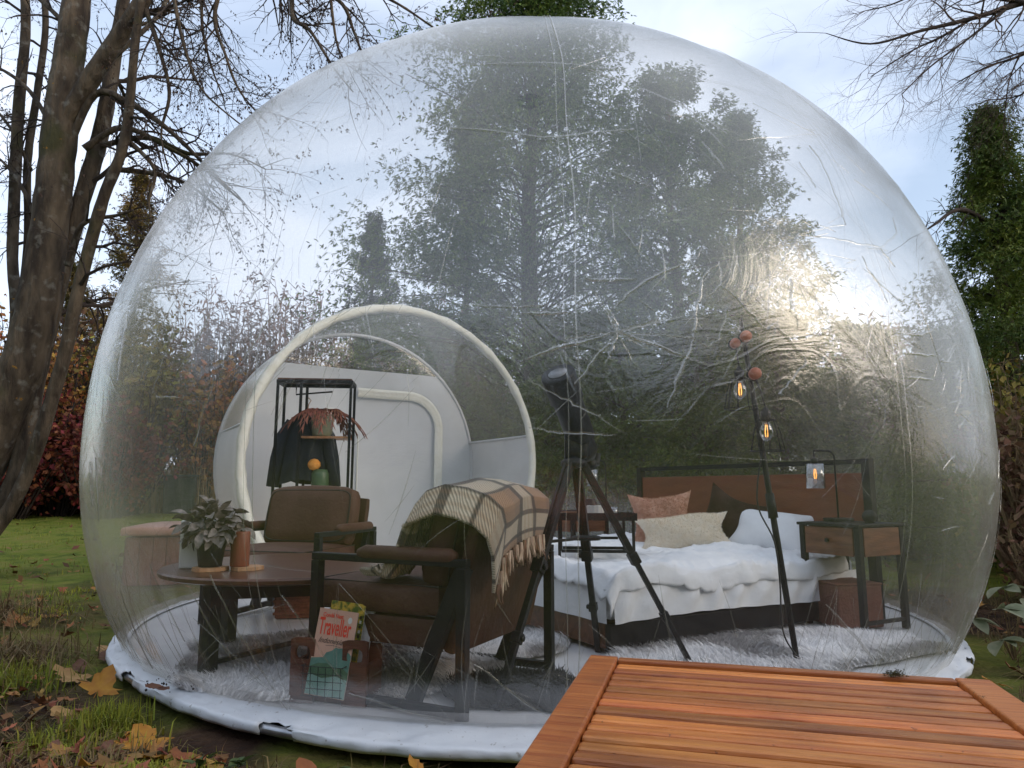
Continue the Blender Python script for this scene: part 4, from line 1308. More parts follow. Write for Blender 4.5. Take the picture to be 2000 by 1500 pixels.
MB().box((hx_, (hb0 + hb1) / 2, HBT - .016), (.036, hb1 - hb0 - .052, .030)).build('rail', M['black'], hpo)
# duvet: rumpled sheet over the mattress, hanging over the near side and the foot
dv = MB()
def duvet(u, v):
    # u along the bed (foot to head), v across (near to far)
    x = -.03 + u * (BLN - .12)
    s = -.075 + v * (BW + .045)
    z = .352 + .012 * math.sin(x * 9 + s * 4) + .012 * math.sin(x * 4.1 - s * 7) + .012 * float(vnoise(x * 5, s * 5, 8)) + .016 * (1 - abs(2 * float(vnoise(x * 9 + s * 4, s * 9 - x * 3, 21)) - 1)) ** 3 + .010 * (1 - abs(2 * float(vnoise(x * 17 - s * 6, s * 15, 22)) - 1)) ** 3
    y = s
    if s < .02:
        hang = (.02 - s)
        ripple = math.sin(x * 22 + 2 * math.sin(x * 6)) * .5 + math.sin(x * 41) * .25
        y = -.012 - .018 * min(1, hang / .06) + .012 * ripple * min(1, hang / .05)
        z -= hang * 1.0 + .01
        z += .012 * math.sin(x * 7)
    else:
        z -= .05 * math.exp(-(s - .02) / .05)
    if x < .03:
        z -= (.03 - x) * 1.3
    return (x, y, z)
dv.grid(duvet, 170, 150)
dvt = thing('duvet', 'rumpled white duvet spread over the low bed', 'duvet', BP, brz)
do = dv.build('cloth', M['linen'], dvt, True)
q = do.modifiers.new('thick', 'SOLIDIFY'); q.thickness = .007; q.offset = 1
def sheet(u, v):                        # gathered mattress sheet on the near side
    x = .01 + u * (BLN - .03)
    z = .136 + v * .15
    return (x, -.004 - .030 * (1 - abs(v - .5)) * (math.sin(x * 34 - v * 2.6 + math.sin(x * 9)) * .5 + .5) - .008, z + .012 * math.sin(x * 3))
MB().grid(sheet, 200, 8).build('fitted_sheet', M['linen'], mo, True)
def sheet2(u, v):
    y = .01 + u * (BW - .1)
    return (-.006 - .010 * (math.sin(y * 21 + v * 2) * .5 + .5) * (1 - v * .5), y, .136 + v * .15)
MB().grid(sheet2, 90, 8).build('fitted_sheet', M['linen'], mo, True)

def cushion(name, label, cat, c, w, h, th, rot, material, pinch=.55, fuzz=0, fuzzmat=None, group='cushions on the bed'):
    """pillow standing/lying: local x width, z height, y thickness"""
    t = thing(name, label, cat, c, 0, group)
    t.rotation_euler = rot
    rr_ = random.Random(len(label) * 7 + 3)
    def pt(u, v, sg):
        a, b = u * 2 - 1, v * 2 - 1
        k = max(0.0, (1 - abs(a) ** 2.6)) * max(0.0, (1 - abs(b) ** 2.6))
        cor = 1 + .10 * abs(a) ** 2 * abs(b) ** 2 - .15 * (abs(a) ** 2.4 * (1 - abs(b) ** 2) + abs(b) ** 2.4 * (1 - abs(a) ** 2))
        return (a * w / 2 * cor, sg * (th / 2) * k ** pinch + .006 * math.sin(a * 5 + b * 4), b * h / 2 * cor)
    mb = MB()
    mb.grid(lambda u, v: pt(u, v, -1), 22, 22)
    mb.grid(lambda u, v: pt(u, v, 1), 22, 22)
    mb.build('cover', material, t, True)
    if fuzz:
        N = fuzz
        V = np.zeros((N * 3, 3)); 
        for i in range(N):
            u, v, sg = rr_.random(), rr_.random(), rr_.choice((-1, -1, 1))
            p = Vector(pt(u, v, sg))
            nrm = Vector((p.x / w ** 2, p.y / (th * th) * .6, p.z / h ** 2)).normalized()
            d = (nrm + Vector((rr_.gauss(0, .5), rr_.gauss(0, .5), rr_.gauss(-.2, .5)))).normalized() * rr_.uniform(.006, .013)
            s = d.cross(Vector((rr_.random(), rr_.random(), 1))).normalized() * .0026
            V[3 * i], V[3 * i + 1], V[3 * i + 2] = p - s, p + s, p + d
        link('pile', np_mesh('pile', V, np.arange(N * 3).reshape(-1, 3)), fuzzmat or material, t, kind='stuff')
    return t
BZ = FZ + .365
hrz = brz - R(90)        # pillow local x runs along the headboard
def bedpt(x, y, z=0):
    return tuple(BP + BA * x + BB * y + Vector((0, 0, z)))
cushion('cushion', 'dusty pink fluffy cushion propped behind the cream one', 'cushion', (1.02, 4.80, BZ + .155), .40, .38, .13, (R(-24), R(-4), R(-12)), M['pinkfur'], fuzz=5000)
cushion('cushion', 'cream fluffy cushion leaning at the front of the bed pillows', 'cushion', (1.105, 4.55, BZ + .09), .56, .29, .15, (R(-48), R(-6), R(-10)), M['creamfur'], fuzz=6000)
cushion('cushion', 'dark brown velvet cushion between cream cushion and white pillow', 'cushion', (1.44, 4.70, BZ + .16), .36, .37, .12, (R(-20), R(24), R(-30)), M['brownvelvet'])
cushion('pillow', 'plump white bed pillow against the headboard', 'pillow', (1.66, 4.52, BZ + .105), .50, .30, .16, (R(-36), R(6), R(-34)), M['linen'])

# bed tray with its things
tr = thing('bed_tray', 'small black folding tray table standing on the duvet', 'tray', (.47, 3.95, BZ + .006), R(-6))
MB().box((0, 0, .205), (.44, .30, .012)).box((0, -.145, .215), (.44, .012, .040)).box((0, .145, .215), (.44, .012, .03)).box((-.215, 0, .215), (.012, .278, .03)).box((.215, 0, .215), (.012, .278, .03)).build('tray_top', M['black'], tr)
for y in (-.11, .11):
    fr = MB()
    for x in (-.20, .16 + .04 * (y < 0)):
        fr.bar((x, y, 0), (x, y, .2), .016)
    fr.bar((-.19, y, .03), (.17, y, .03), .016)
    fr.build('leg_frame', M['black'], tr)
def on_tray(x, y):
    c_, s_ = math.cos(R(-6)), math.sin(R(-6))
    return (.47 + x * c_ - y * s_, 3.95 + x * s_ + y * c_, BZ + .006 + .2125)
cp = thing('cup', 'cream ribbed cup on the black bed tray', 'cup', on_tray(.0, .02))
mb = MB(); mb.lathe((0, 0, 0), [(.036, 0), (.044, .008), (.047, .06), (.043, .06), (.038, .01)], 28); mb.build('bowl', M['whiteceramic'], cp)
for k in range(14):
    a = 2 * math.pi * k / 14
    MB().tube([(.0455 * math.cos(a), .0455 * math.sin(a), .008), (.0478 * math.cos(a), .0478 * math.sin(a), .058)], .003, 5).build('rib', M['whiteceramic'], cp)
jr = thing('jar', 'small dark jar behind the ribbed cup on the bed tray', 'jar', on_tray(-.03, .09))
MB().lathe((0, 0, 0), [(.035, 0), (.04, .01), (.04, .075), (.032, .085), (.032, .095)], 20).build('body', M['black_plastic'], jr, True)
tl_ = thing('tealight', 'small glass tealight with candle at the right of the bed tray', 'candle', on_tray(.10, .03))
MB().lathe((0, 0, 0), [(.022, 0), (.027, .006), (.028, .05), (.026, .05), (.025, .008)], 18).build('glass_cup', M['glass'], tl_, True)
MB().lathe((0, 0, .004), [(.021, 0), (.021, .028), (.002, .029)], 16).build('wax', M['whiteceramic'], tl_)
bk = thing('book', 'closed dark covered book lying on the left of the bed tray', 'book', on_tray(-.13, .0), R(10))
MB().box((0, 0, .012), (.116, .156, .016)).build('pages', M['paper'], bk)
MB().box((0, 0, .0022), (.12, .16, .003)).box((0, 0, .0222), (.12, .16, .003)).build('cover', M['walnut'], bk)

# nightstands
def nightstand(label, loc, rz, mir=False):
    """origin = nearest foot; local x along the bed (towards its head), y into the front"""
    t = thing('nightstand', label, 'nightstand', loc, rz, 'nightstands beside the bed')
    W, D_ = .34, .34
    for x in (.0, W):
        for y in (0, D_):
            MB().box((x, y, .2675), (.032, .032, .535)).build('leg', M['black'], t, bevel=.003)
    MB().box((W / 2, D_ / 2, .544), (W + .05, D_ + .05, .016)).build('top', M['black'], t, bevel=.003)
    MB().box((W / 2, D_ / 2, .458), (W - .04, D_ - .04, .15)).build('body', M['drawer'], t)
    d = MB().box((-.008, D_ / 2, .458), (.018, D_ - .045, .146)).build('drawer_front', M['drawer'], t, bevel=.003)
    MB().lathe((-.018, D_ / 2, .462), [(.006, 0), (.010, .006), (.012, .014), (.006, .018)], 12, (-1, 0, 0)).build('knob', M['black'], d)
    s = MB().box((W / 2, -.008, .458), (W - .045, .018, .146)).build('side_panel', M['drawer'], t, bevel=.003)
    MB().bar((.0, 0, .05), (W, 0, .05), .018).bar((0, D_, .05), (W, D_, .05), .018).build('rail', M['black'], t)
    return t
nightstand('rustic brown nightstand with black legs at the near side of the bed', (1.805, 3.683, FZ), R(28))
nightstand('rustic nightstand at the far side of the bed behind the tripod', (.50, 5.78, FZ), R(30))
def table_lamp(label, x, y, z, h, arm, facing):
    t = thing('table_lamp', label, 'lamp', (x, y, z), facing, 'bedside lamps')
    MB().box((0, 0, .010), (.13, .10, .018)).build('base', M['black'], t, bevel=.004)
    pts = [(0, 0, .018), (0, 0, h * .5), (0, 0, h - .04)] + [(-.04 + .04 * math.cos(a), 0, h - .04 + .04 * math.sin(a)) for a in np.linspace(.3, 1.57, 6)] + [(-arm, 0, h)]
    MB().tube(pts, .0055, 8).build('stem', M['black'], t, True)
    MB().tube([(-arm, 0, h), (-arm, 0, h - .045)], .004, 6).build('cable', M['cordblack'], t)
    MB().lathe((-arm, 0, h - .075), [(.014, 0), (.02, .002), (.02, .03), (.01, .034)], 14).build('lamp_holder', M['black'], t, True)
    g = MB()
    a_, b_, c_, d_ = h - .075, h - .215, .055, .055
    g.lathe((-arm, 0, 0), [(.052, b_), (.052, a_), (.050, a_), (.050, b_ + .002)], 24)
    g.build('glass_shade', M['glass'], t, True)
    bl = MB(); bl.lathe((-arm, 0, h - .135), [(.003, -.035), (.017, -.028), (.024, -.008), (.02, .02), (.013, .05), (.012, .06)], 16); bl.build('bulb', M['glass'], t, True)
    f = MB()
    for k in range(4):
        q_ = k * 1.57
        f.tube([(-arm + .004 * math.cos(q_), .004 * math.sin(q_), h - .105), (-arm + .009 * math.cos(q_), .009 * math.sin(q_), h - .135), (-arm + .005 * math.cos(q_), .005 * math.sin(q_), h - .16)], .0016, 5)
    f.build('filament', M['filament'], t)
table_lamp('black table lamp with glass shade on the near nightstand before the headboard', 1.865, 4.02, FZ + .553, .40, .125, R(8))
table_lamp('black table lamp with glass shade on the far nightstand behind the tripod', .80, 5.95, FZ + .553, .42, .115, R(0))
bwl = thing('alarm_clock', 'small black round clock on the near nightstand', 'clock', (1.93, 3.80, FZ + .553))
MB().lathe((0, 0, .035), [(.002, -.022), (.034, -.018), (.036, 0), (.034, .018), (.002, .02)], 20, (-.5, -.8, .1)).build('case', M['black_plastic'], bwl, True)
for sx in (-.018, .018):
    MB().box((sx, 0, .006), (.008, .02, .012)).build('foot', M['black_plastic'], bwl)
sb = thing('storage_box', 'reddish brown cube storage box on the floor beside the nightstand', 'box', (1.835, 3.95, FZ), R(10))
MB().box((0, 0, .115), (.27, .27, .225)).build('body', M['boxbrown'], sb, bevel=.012)
MB().box((0, 0, .2295), (.275, .275, .012)).build('lid', M['boxbrown'], sb, bevel=.005)

# fur rugs
def fur_rug(name, label, cx_, cy_, rx, ry, rz, material, n, ln, base, seed):
    t = thing(name, label, 'rug', (cx_, cy_, FZ), rz, 'fur rugs on the tent floor')
    r_ = np.random.default_rng(seed)
    def edge(a):
        return 1 + .10 * np.sin(a * 3 + seed) + .07 * np.sin(a * 5 + 2 * seed) + .04 * np.sin(a * 11)
    mb = MB()
    N = 40
    V = [(0, 0, .012)] + [(rx * .94 * edge(2 * math.pi * k / N) * math.cos(2 * math.pi * k / N), ry * .94 * edge(2 * math.pi * k / N) * math.sin(2 * math.pi * k / N), .010) for k in range(N)]
    V += [(v[0], v[1], 0.0) for v in V[1:]]
    F = [(0, 1 + k, 1 + (k + 1) % N) for k in range(N)] + [(1 + k, N + 1 + k, N + 1 + (k + 1) % N, 1 + (k + 1) % N) for k in range(N)]
    mb.add(V, F).build('hide', base, t)
    a = r_.uniform(0, 2 * np.pi, n); q = np.sqrt(r_.uniform(0, 1, n))
    x = rx * q * edge(a) * np.cos(a); y = ry * q * edge(a) * np.sin(a)
    dir_ = 6.3 * vnoise(x * 4 + 9, y * 4, seed) + r_.normal(0, .5, n)
    L = ln * r_.uniform(.6, 1.25, n)
    P = np.stack([x, y, np.full(n, .008)], 1)
    tip = P + np.stack([np.cos(dir_) * L * .75, np.sin(dir_) * L * .75, L * r_.uniform(.12, .62, n)], 1)
    w = .0021 * r_.uniform(.7, 1.5, n)
    s = np.stack([-np.sin(dir_) * w, np.cos(dir_) * w, np.zeros(n)], 1)
    midp = (P + tip) / 2 + np.array([0, 0, .25]) * L[:, None] * .5
    V = np.concatenate([P - s, P + s, midp + s * .8, midp - s * .8, tip], 0)
    i = np.arange(n)
    F = np.concatenate([np.stack([i, i + n, i + 2 * n], 1), np.stack([i, i + 2 * n, i + 3 * n], 1), np.stack([i + 3 * n, i + 2 * n, i + 4 * n], 1)])
    link('pile', np_mesh('pile', V, F), material, t, kind='stuff')
    return t
M['hide'] = mat('rug_hide', (0.36, 0.35, 0.36), (0.46, 0.45, 0.45), 6, .9)
fur_rug('fur_rug', 'shaggy grey white fur rug under the armchair and coffee table', -.60, 3.22, .84, .62, R(20), M['greyfur'], 64000, .06, M['hide'], 1)
fur_rug('fur_rug', 'shaggy pale fur rug along the near side of the bed', 1.13, 3.22, .82, .40, R(20), M['greyfur'], 56000, .06, M['hide'], 2)
fur_rug('fur_rug', 'black shaggy fur rug beside the rear leg of the armchair', .06, 2.64, .30, .22, R(-12), M['blackfur'], 9000, .060, M['black_plastic'], 3)
fur_rug('fur_rug', 'small grey fur rug at the left end of the tent floor', -1.16, 3.12, .26, .22, R(40), M['greyfur'], 6000, .05, M['hide'], 4)
pf = fur_rug('fur_rug', 'white fluffy fur throw at the tunnel doorway', -1.12, 6.05, .42, .40, 0, M['whitefur'], 14000, .10, M['whiteceramic'], 5)
bkt = thing('basket', 'terracotta coloured basket on the floor beyond the coffee table', 'basket', (-1.25, 4.22, FZ), R(10))
mb = MB(); mb.box((0, 0, .075), (.25, .20, .15), taper=1.06); mb.build('body', M['terracotta'], bkt, bevel=.01)
for z in (.03, .065, .10, .135):
    MB().tube([(-.13, -.106, z), (.13, -.106, z), (.13, .106, z), (-.13, .106, z)], .008, 6, True).build('band', M['terracotta'], bkt)

# clothes rack and shelf in the tunnel
RK = Vector((-1.74, 6.16, .026))
rk = thing('shelf_rack', 'tall black metal clothes rack with narrow shelves inside the tunnel', 'rack', RK, R(6))
HR = 1.68
for x, y in ((-.33, -.12), (.30, -.12), (.30, .16), (-.33, .16), (-.13, .16), (-.13, -.12)):
    MB().bar((x, y, 0), (x, y, HR), .022).build('post', M['black'], rk)
MB().bar((-.33, -.12, HR), (.30, -.12, HR), .03).bar((-.33, .16, HR), (.30, .16, HR), .03).bar((-.33, -.12, HR), (-.33, .16, HR), .03).bar((.30, -.12, HR), (.30, .16, HR), .03).build('top_frame', M['black'], rk)
MB().box((-.015, .02, HR + .022), (.64, .29, .014)).build('top_board', M['walnut'], rk)
for z in (1.19, .70, .22):
    MB().box((.085, .02, z), (.40, .27, .018)).build('shelf', M['shelfwood'], rk)
MB().tube([(-.20, .02, HR), (-.20, .02, HR - .10), (.12, .02, HR - .07)], .008, 6).build('hanging_rail', M['black'], rk)
def rkp(x, y, z):
    c_, s_ = math.cos(R(6)), math.sin(R(6))
    return (RK.x + x * c_ - y * s_, RK.y + x * s_ + y * c_, RK.z + z)
ctt = thing('coat', 'dark navy coat hanging on the black rack', 'coat', rkp(-.10, .05, 0))
def coat_body(u, v):
    a = 2 * math.pi * u
    z = .80 + v * .60
    w = .235 - .085 * v + .012 * math.sin(a * 7) * (1 - v)
    if v > .85: w *= 1 - (v - .85) * 3.2
    return (w * math.cos(a), (.10 - .03 * v + .018 * math.sin(a * 9) * (1 - v)) * math.sin(a), z + .02 * math.sin(a * 3) * (1 - v))
MB().grid(coat_body, 60, 20, True).build('coat_body', M['coat'], ctt, True)
for sx in (-1, 1):
    MB().tube([(sx * .13, -.01, 1.34), (sx * .20, -.02, 1.20), (sx * .245, -.02, 1.0), (sx * .275, -.02, .76)], [.05, .065, .062, .055], 12).build('sleeve', M['coat'], ctt, True)
MB().tube([(-.09, -.02, 1.36), (-.03, -.07, 1.38), (.04, -.07, 1.38), (.09, -.02, 1.36), (.0, .05, 1.40)], .03, 8, True).build('collar', M['coat'], ctt, True)
MB().tube([(-.14, 0, 1.37), (0, 0, 1.44), (.14, 0, 1.37)], .008, 6).tube([(0, 0, 1.44), (.01, 0, 1.50), (.03, 0, 1.53), (.0, 0, 1.56)], .004, 6).build('hanger', M['shelfwood'], ctt, True)
fp = thing('potted_fern', 'rust brown drooping fern in a sage pot on the upper rack shelf', 'plant', rkp(.05, -.02, 1.20))
MB().lathe((0, 0, 0), [(.07, 0), (.085, .01), (.10, .18), (.105, .20), (.09, .20), (.08, .18)], 24).build('pot', M['greypot'], fp, True)
for k in range(40):
    a = random.uniform(0, 6.28); ln = random.uniform(.20, .36)
    mb = MB()
    base = Vector((.03 * math.cos(a), .03 * math.sin(a), .20))
    pts = []
    for i in range(7):
        t_ = i / 6
        pts.append(base + Vector((math.cos(a) * ln * t_, math.sin(a) * ln * t_, .20 * t_ - .27 * t_ * t_ * (ln / .25))))
    for i in range(1, 7):
        d = (pts[i] - pts[i - 1]).normalized()
        s = d.cross(Vector((0, 0, 1))).normalized()
        wl = .07 * (1 - i / 9)
        for sg in (-1, 1):
            tip = pts[i] + s * sg * wl + d * .03 + Vector((0, 0, -.018))
            mb.add([pts[i - 1], pts[i], tip], [(0, 1, 2)])
    mb.tube(pts, .003, 4)
    mb.build('frond', M['fern'], fp)
gv = thing('vase', 'green vase with a round orange flower head on the lower rack shelf', 'vase', rkp(.05, -.03, .712))
MB().lathe((0, 0, 0), [(.06, 0), (.075, .02), (.078, .16), (.06, .20), (.05, .20)], 20).build('body', M['greenvase'], gv, True)
MB().tube([(-.02, -.02, .18), (-.045, -.03, .22)], .006, 6).build('stem', M['greenvase'], gv)
mb = MB(); mb.lathe((-.05, -.03, .24), [(.004, -.05), (.035, -.042), (.055, -.01), (.052, .02), (.03, .045), (.004, .052)], 18); mb.build('flower_head', M['orangeball'], gv, True)

# ------------------------------------------------------------------ slatted garden table in the foreground
TZT = .46
gt = thing('garden_table', 'low orange brown slatted hardwood garden table in the foreground', 'table', (.147, 1.358, 0), math.atan2(-.169, .621))
# local: x along the far edge, y negative towards the camera
GW, GD = .655, .80
FB = .052
V0 = Matrix.Rotation(R(-2.2), 3, 'Z')
def plank(name, c, d):
    mb = MB()
    mb.box(c, d)
    return mb.build(name, M['teak'], gt, bevel=.005 if name == 'slat' else .003)
plank('frame_board', (FB / 2, -GD / 2, TZT - .011), (FB, GD, .022))
plank('frame_board', (GW - FB / 2, -GD / 2, TZT - .0115), (FB, GD, .023))
plank('frame_board', (GW / 2, -.011, TZT - .0125), (GW - 2 * FB - .002, .022, .023))
plank('frame_board', (GW / 2, -GD + .02, TZT - .0125), (GW - 2 * FB - .002, .04, .023))
y = -.0245
k = 0
slat_w = .0365
while y - slat_w > -GD + .04:
    o = plank('slat', (GW / 2, y - slat_w / 2, TZT - .0145 + random.uniform(-.0012, .0012)), (GW - 2 * FB - .003, slat_w - .0065, .019))
    y -= slat_w
    k += 1
for x in (.06, GW - .06):
    for yy in (-.06, -GD + .06):
        plank('leg', (x, yy, (TZT - .026) / 2), (.045, .045, TZT - .026))
plank('apron', (GW / 2, -.05, TZT - .058), (GW - .16, .02, .06))
plank('apron', (GW / 2, -GD + .05, TZT - .058), (GW - .16, .02, .06))
for x in (.05, GW - .05):
    plank('apron', (x, -GD / 2, TZT - .058), (.02, GD - .16, .06))
# weathering: broad darker patches across the wood
_n, _l = M['teak'].node_tree.nodes, M['teak'].node_tree.links
_p = _n['Principled BSDF']
_s = _p.inputs['Base Color'].links[0].from_socket
_t = _n.new('ShaderNodeTexCoord')
for _sc, _lo, _hi, _c in ((7, .52, .80, (.10, .030, .012)), (90, .68, .74, (.06, .02, .01))):
    _q = _n.new('ShaderNodeTexNoise'); _q.inputs['Scale'].default_value = _sc; _q.inputs['Detail'].default_value = 6
    _l.new(_t.outputs['Object'], _q.inputs['Vector'])
    _m = _n.new('ShaderNodeMapRange'); _m.inputs['From Min'].default_value = _lo; _m.inputs['From Max'].default_value = _hi; _m.inputs['To Max'].default_value = .6
    _l.new(_q.outputs['Fac'], _m.inputs['Value'])
    _x = _n.new('ShaderNodeMixRGB'); _x.inputs[2].default_value = (*_c, 1)
    _l.new(_m.outputs['Result'], _x.inputs['Fac']); _l.new(_s, _x.inputs[1]); _s = _x.outputs['Color']
_l.new(_s, _p.inputs['Base Color'])
# per-board tone: each board keeps its own shade of the same wood
tk = M['teak'].node_tree
pb_ = tk.nodes['Principled BSDF']
src = pb_.inputs['Base Color'].links[0].from_socket
oi = tk.nodes.new('ShaderNodeObjectInfo')
mr_ = tk.nodes.new('ShaderNodeMapRange'); mr_.inputs['To Min'].default_value = .58; mr_.inputs['To Max'].default_value = 1.3
hs_ = tk.nodes.new('ShaderNodeHueSaturation')
wn_ = tk.nodes.new('ShaderNodeTexWhiteNoise'); wn_.noise_dimensions = '1D'; tk.links.new(oi.outputs['Random'], wn_.inputs['W'])
mh_ = tk.nodes.new('ShaderNodeMapRange'); mh_.inputs['To Min'].default_value = .496; mh_.inputs['To Max'].default_value = .506
tk.links.new(wn_.outputs['Value'], mh_.inputs['Value']); tk.links.new(mh_.outputs['Result'], hs_.inputs['Hue'])
tk.links.new(oi.outputs['Random'], mr_.inputs['Value'])
tk.links.new(mr_.outputs['Result'], hs_.inputs['Value'])
tk.links.new(src, hs_.inputs['Color'])
tk.links.new(hs_.outputs['Color'], pb_.inputs['Base Color'])
mpn_ = [q for q in tk.nodes if q.type == 'MAPPING'][0]
va_ = tk.nodes.new('ShaderNodeVectorMath'); va_.operation = 'MULTIPLY'
va_.inputs[1].default_value = (37.0, 91.0, 53.0)
cb_ = tk.nodes.new('ShaderNodeCombineXYZ')
for i_ in range(3):
    tk.links.new(oi.outputs['Random'], cb_.inputs[i_])
tk.links.new(cb_.outputs[0], va_.inputs[0])
tk.links.new(va_.outputs[0], mpn_.inputs['Location'])
def moss_clump(label, p, r, n, seed):
    r_ = random.Random(seed)
    t = thing('moss_clump', label, 'moss', p)
    mb = MB()
    for i in range(n):
        c = Vector((r_.gauss(0, r * .5), r_.gauss(0, r * .3), abs(r_.gauss(0, r * .2)) + .001))
        d = Vector((r_.gauss(0, 1), r_.gauss(0, 1), r_.random())).normalized() * r * r_.uniform(.15, .4)
        s = Vector((r_.gauss(0, 1), r_.gauss(0, 1), r_.gauss(0, 1))).normalized() * r * .08
        mb.add([c - s, c + s, c + d], [(0, 1, 2)])
    mb.build('tuft', M['moss'], t, kind='stuff')
moss_clump('small clump of dry moss lying on the far slats of the garden table', (.634, 1.205, TZT), .016, 260, 1)
moss_clump('tiny dark crumb on the garden table slats', (.700, 1.085, TZT), .004, 60, 2)

# ------------------------------------------------------------------ trees
bark = mat('mossy_grey_bark', (0.028, 0.018, 0.011), (0.135, 0.10, 0.066), 9, .95, 1.0, 20, stretch=(1, 1, .30), detail=9, ramp=(.36, .70))
for q in bark.node_tree.nodes:
    if q.type == 'BUMP': q.inputs['Distance'].default_value = .05
n, l = bark.node_tree.nodes, bark.node_tree.links
pbk = n['Principled BSDF']
s0 = pbk.inputs['Base Color'].links[0].from_socket
tcb = n.new('ShaderNodeTexCoord')
for sc, lo, hi, c in ((11, .58, .74, (.17, .155, .13)), (2.2, .56, .68, (.050, .045, .016)), (12, .70, .73, (.24, .12, .015))):
    q = n.new('ShaderNodeTexNoise'); q.inputs['Scale'].default_value = sc; q.inputs['Detail'].default_value = 7
    l.new(tcb.outputs['Object'], q.inputs['Vector'])
    mr = n.new('ShaderNodeMapRange'); mr.inputs['From Min'].default_value = lo; mr.inputs['From Max'].default_value = hi
    l.new(q.outputs['Fac'], mr.inputs['Value'])
    x = n.new('ShaderNodeMixRGB'); x.inputs[2].default_value = (*c, 1)
    l.new(mr.outputs['Result'], x.inputs['Fac']); l.new(s0, x.inputs[1]); s0 = x.outputs['Color']
l.new(s0, pbk.inputs['Base Color'])
M['bark'] = bark
M['twig'] = mat('dark_twig_bark', (0.022, 0.014, 0.011), (0.050, 0.034, 0.027), 12, .9, .4, 40)
M['twig_light'] = mat('reddish_twig_bark', (0.075, 0.045, 0.035), (0.12, 0.08, 0.06), 12, .9)
M['seed'] = mat('withered_leaf', (0.020, 0.012, 0.009), (0.055, 0.030, 0.018), 9, .9, island=.4)

def wiggle(P, amp, r_):
    o = [P[0]]
    for i in range(1, len(P)):
        o.append(P[i] + Vector((r_.gauss(0, amp), r_.gauss(0, amp), r_.gauss(0, amp))))
    return o

def limb_tube(mb, pts, sides, r_, n=5, lump=0.0, thin=1.0):
    P = [Vector(p[:3]) for p in pts]
    rad = [p[3] * thin for p in pts]
    S = spl(P, n)
    rr = []
    for i in range(len(S)):
        t = i / n
        k = min(int(t), len(rad) - 2)
        rr.append(max(.002, (rad[k] + (rad[k + 1] - rad[k]) * (t - k)) * (1 + lump * r_.uniform(-1, 1))))
    mb.tube(S, rr, sides)
    return S, rr

def twig(mb, sd, p, d, ln, r, depth, r_, droop, seeds, side=5):
    n = 5
    pts, rad = [p], [r]
    cur = p.copy(); dd = d.normalized()
    for i in range(n):
        dd = (dd + Vector((r_.gauss(0, .16), r_.gauss(0, .16), r_.gauss(0, .16) - droop * (.5 + i * .12)))).normalized()
        cur = cur + dd * ln / n
        pts.append(cur.copy()); rad.append(r * (1 - .75 * (i + 1) / n))
    mb.tube(pts, rad, side if r > .006 else 3, cap=False)
    if depth > 0:
        for i in range(r_.randint(3, 5)):
            k = r_.randint(1, n)
            b = (pts[k] - pts[k - 1]).normalized()
            perp = b.cross(Vector((r_.gauss(0, 1), r_.gauss(0, 1), r_.gauss(0, 1)))).normalized()
            twig(mb, sd, pts[k], b * .75 + perp * .8, ln * r_.uniform(.35, .65), rad[k] * .7, depth - 1, r_, droop, seeds, 3)
    if seeds and r_.random() < seeds:
        for i in range(r_.randint(2, 5)):
            k = r_.randint(2, n)
            c = pts[k]
            for j in range(2):
                q = Vector((r_.gauss(0, .5), r_.gauss(0, .5), -1)).normalized() * r_.uniform(.015, .035)
                s = Vector((r_.gauss(0, 1), r_.gauss(0, 1), r_.gauss(0, .3))).normalized() * .006
                sd.add([c, c + q * .5 + s, c + q, c + q * .5 - s], [(0, 1, 2, 3)])

r1 = random.Random(21)
lt = thing('bare_tree', 'leaning multi stemmed tree with lichen covered bark left of the tent', 'tree', (-4.46, 6.0, 0))
tw, sd = MB(), MB()
STEMS[0] = [(-5.05, 5.95, -.2, .36), (-4.86, 5.98, .25, .30), (-4.62, 6.02, .95, .25)] + STEMS[0][2:]
STEMS[2] = [(-4.95, 6.0, -.2, .13)] + STEMS[2]
STEMS[3] = [(-4.75, 5.8, -.2, .09)] + STEMS[3]
STEMS[4] = [(-5.1, 6.3, -.2, .08)] + STEMS[4]
STEMS[5] = [(-5.0, 6.5, -.2, .07)] + STEMS[5]
for si, st in enumerate(STEMS):
    mb = MB()
    S, rr = limb_tube(mb, st, 24 if si == 0 else 12, r1, 9, .05, .77)
    mb.build('trunk' if si == 0 else 'stem', M['bark'], lt, True, True)
    if si:
        for k in range(5):
            i = r1.randint(len(S) // 3, len(S) - 2)
            twig(tw, sd, S[i], Vector((r1.gauss(.2, 1), r1.gauss(.4, .8), r1.uniform(-.2, .8))), r1.uniform(.5, 1.1), rr[i] * .35, 2, r1, .05, .3)
for lb in LIMBS:
    mb = MB()
    S, rr = limb_tube(mb, [(a, b, c, d * .85) for a, b, c, d in lb], 7, r1, 6, .1)
    mb.build('branch', M['bark'], lt, True, True)
    ln_ = sum((S[i + 1] - S[i]).length for i in range(len(S) - 1))
    for k in range(int(7 + ln_ * 4)):
        i = r1.randint(2, len(S) - 1)
        d = (S[i] - S[i - 1]).normalized()
        perp = d.cross(Vector((r1.gauss(0, 1), r1.gauss(0, 1), r1.gauss(0, 1)))).normalized()
        twig(tw, sd, S[i], d * .8 + perp * .8, r1.uniform(.3, .75), max(.0042, rr[i] * .5), 2, r1, .10, .32)
tw.build('twig', M['twig'], lt, False, True, kind='stuff')
sd.build('withered_leaf', M['seed'], lt, False, True, kind='stuff')

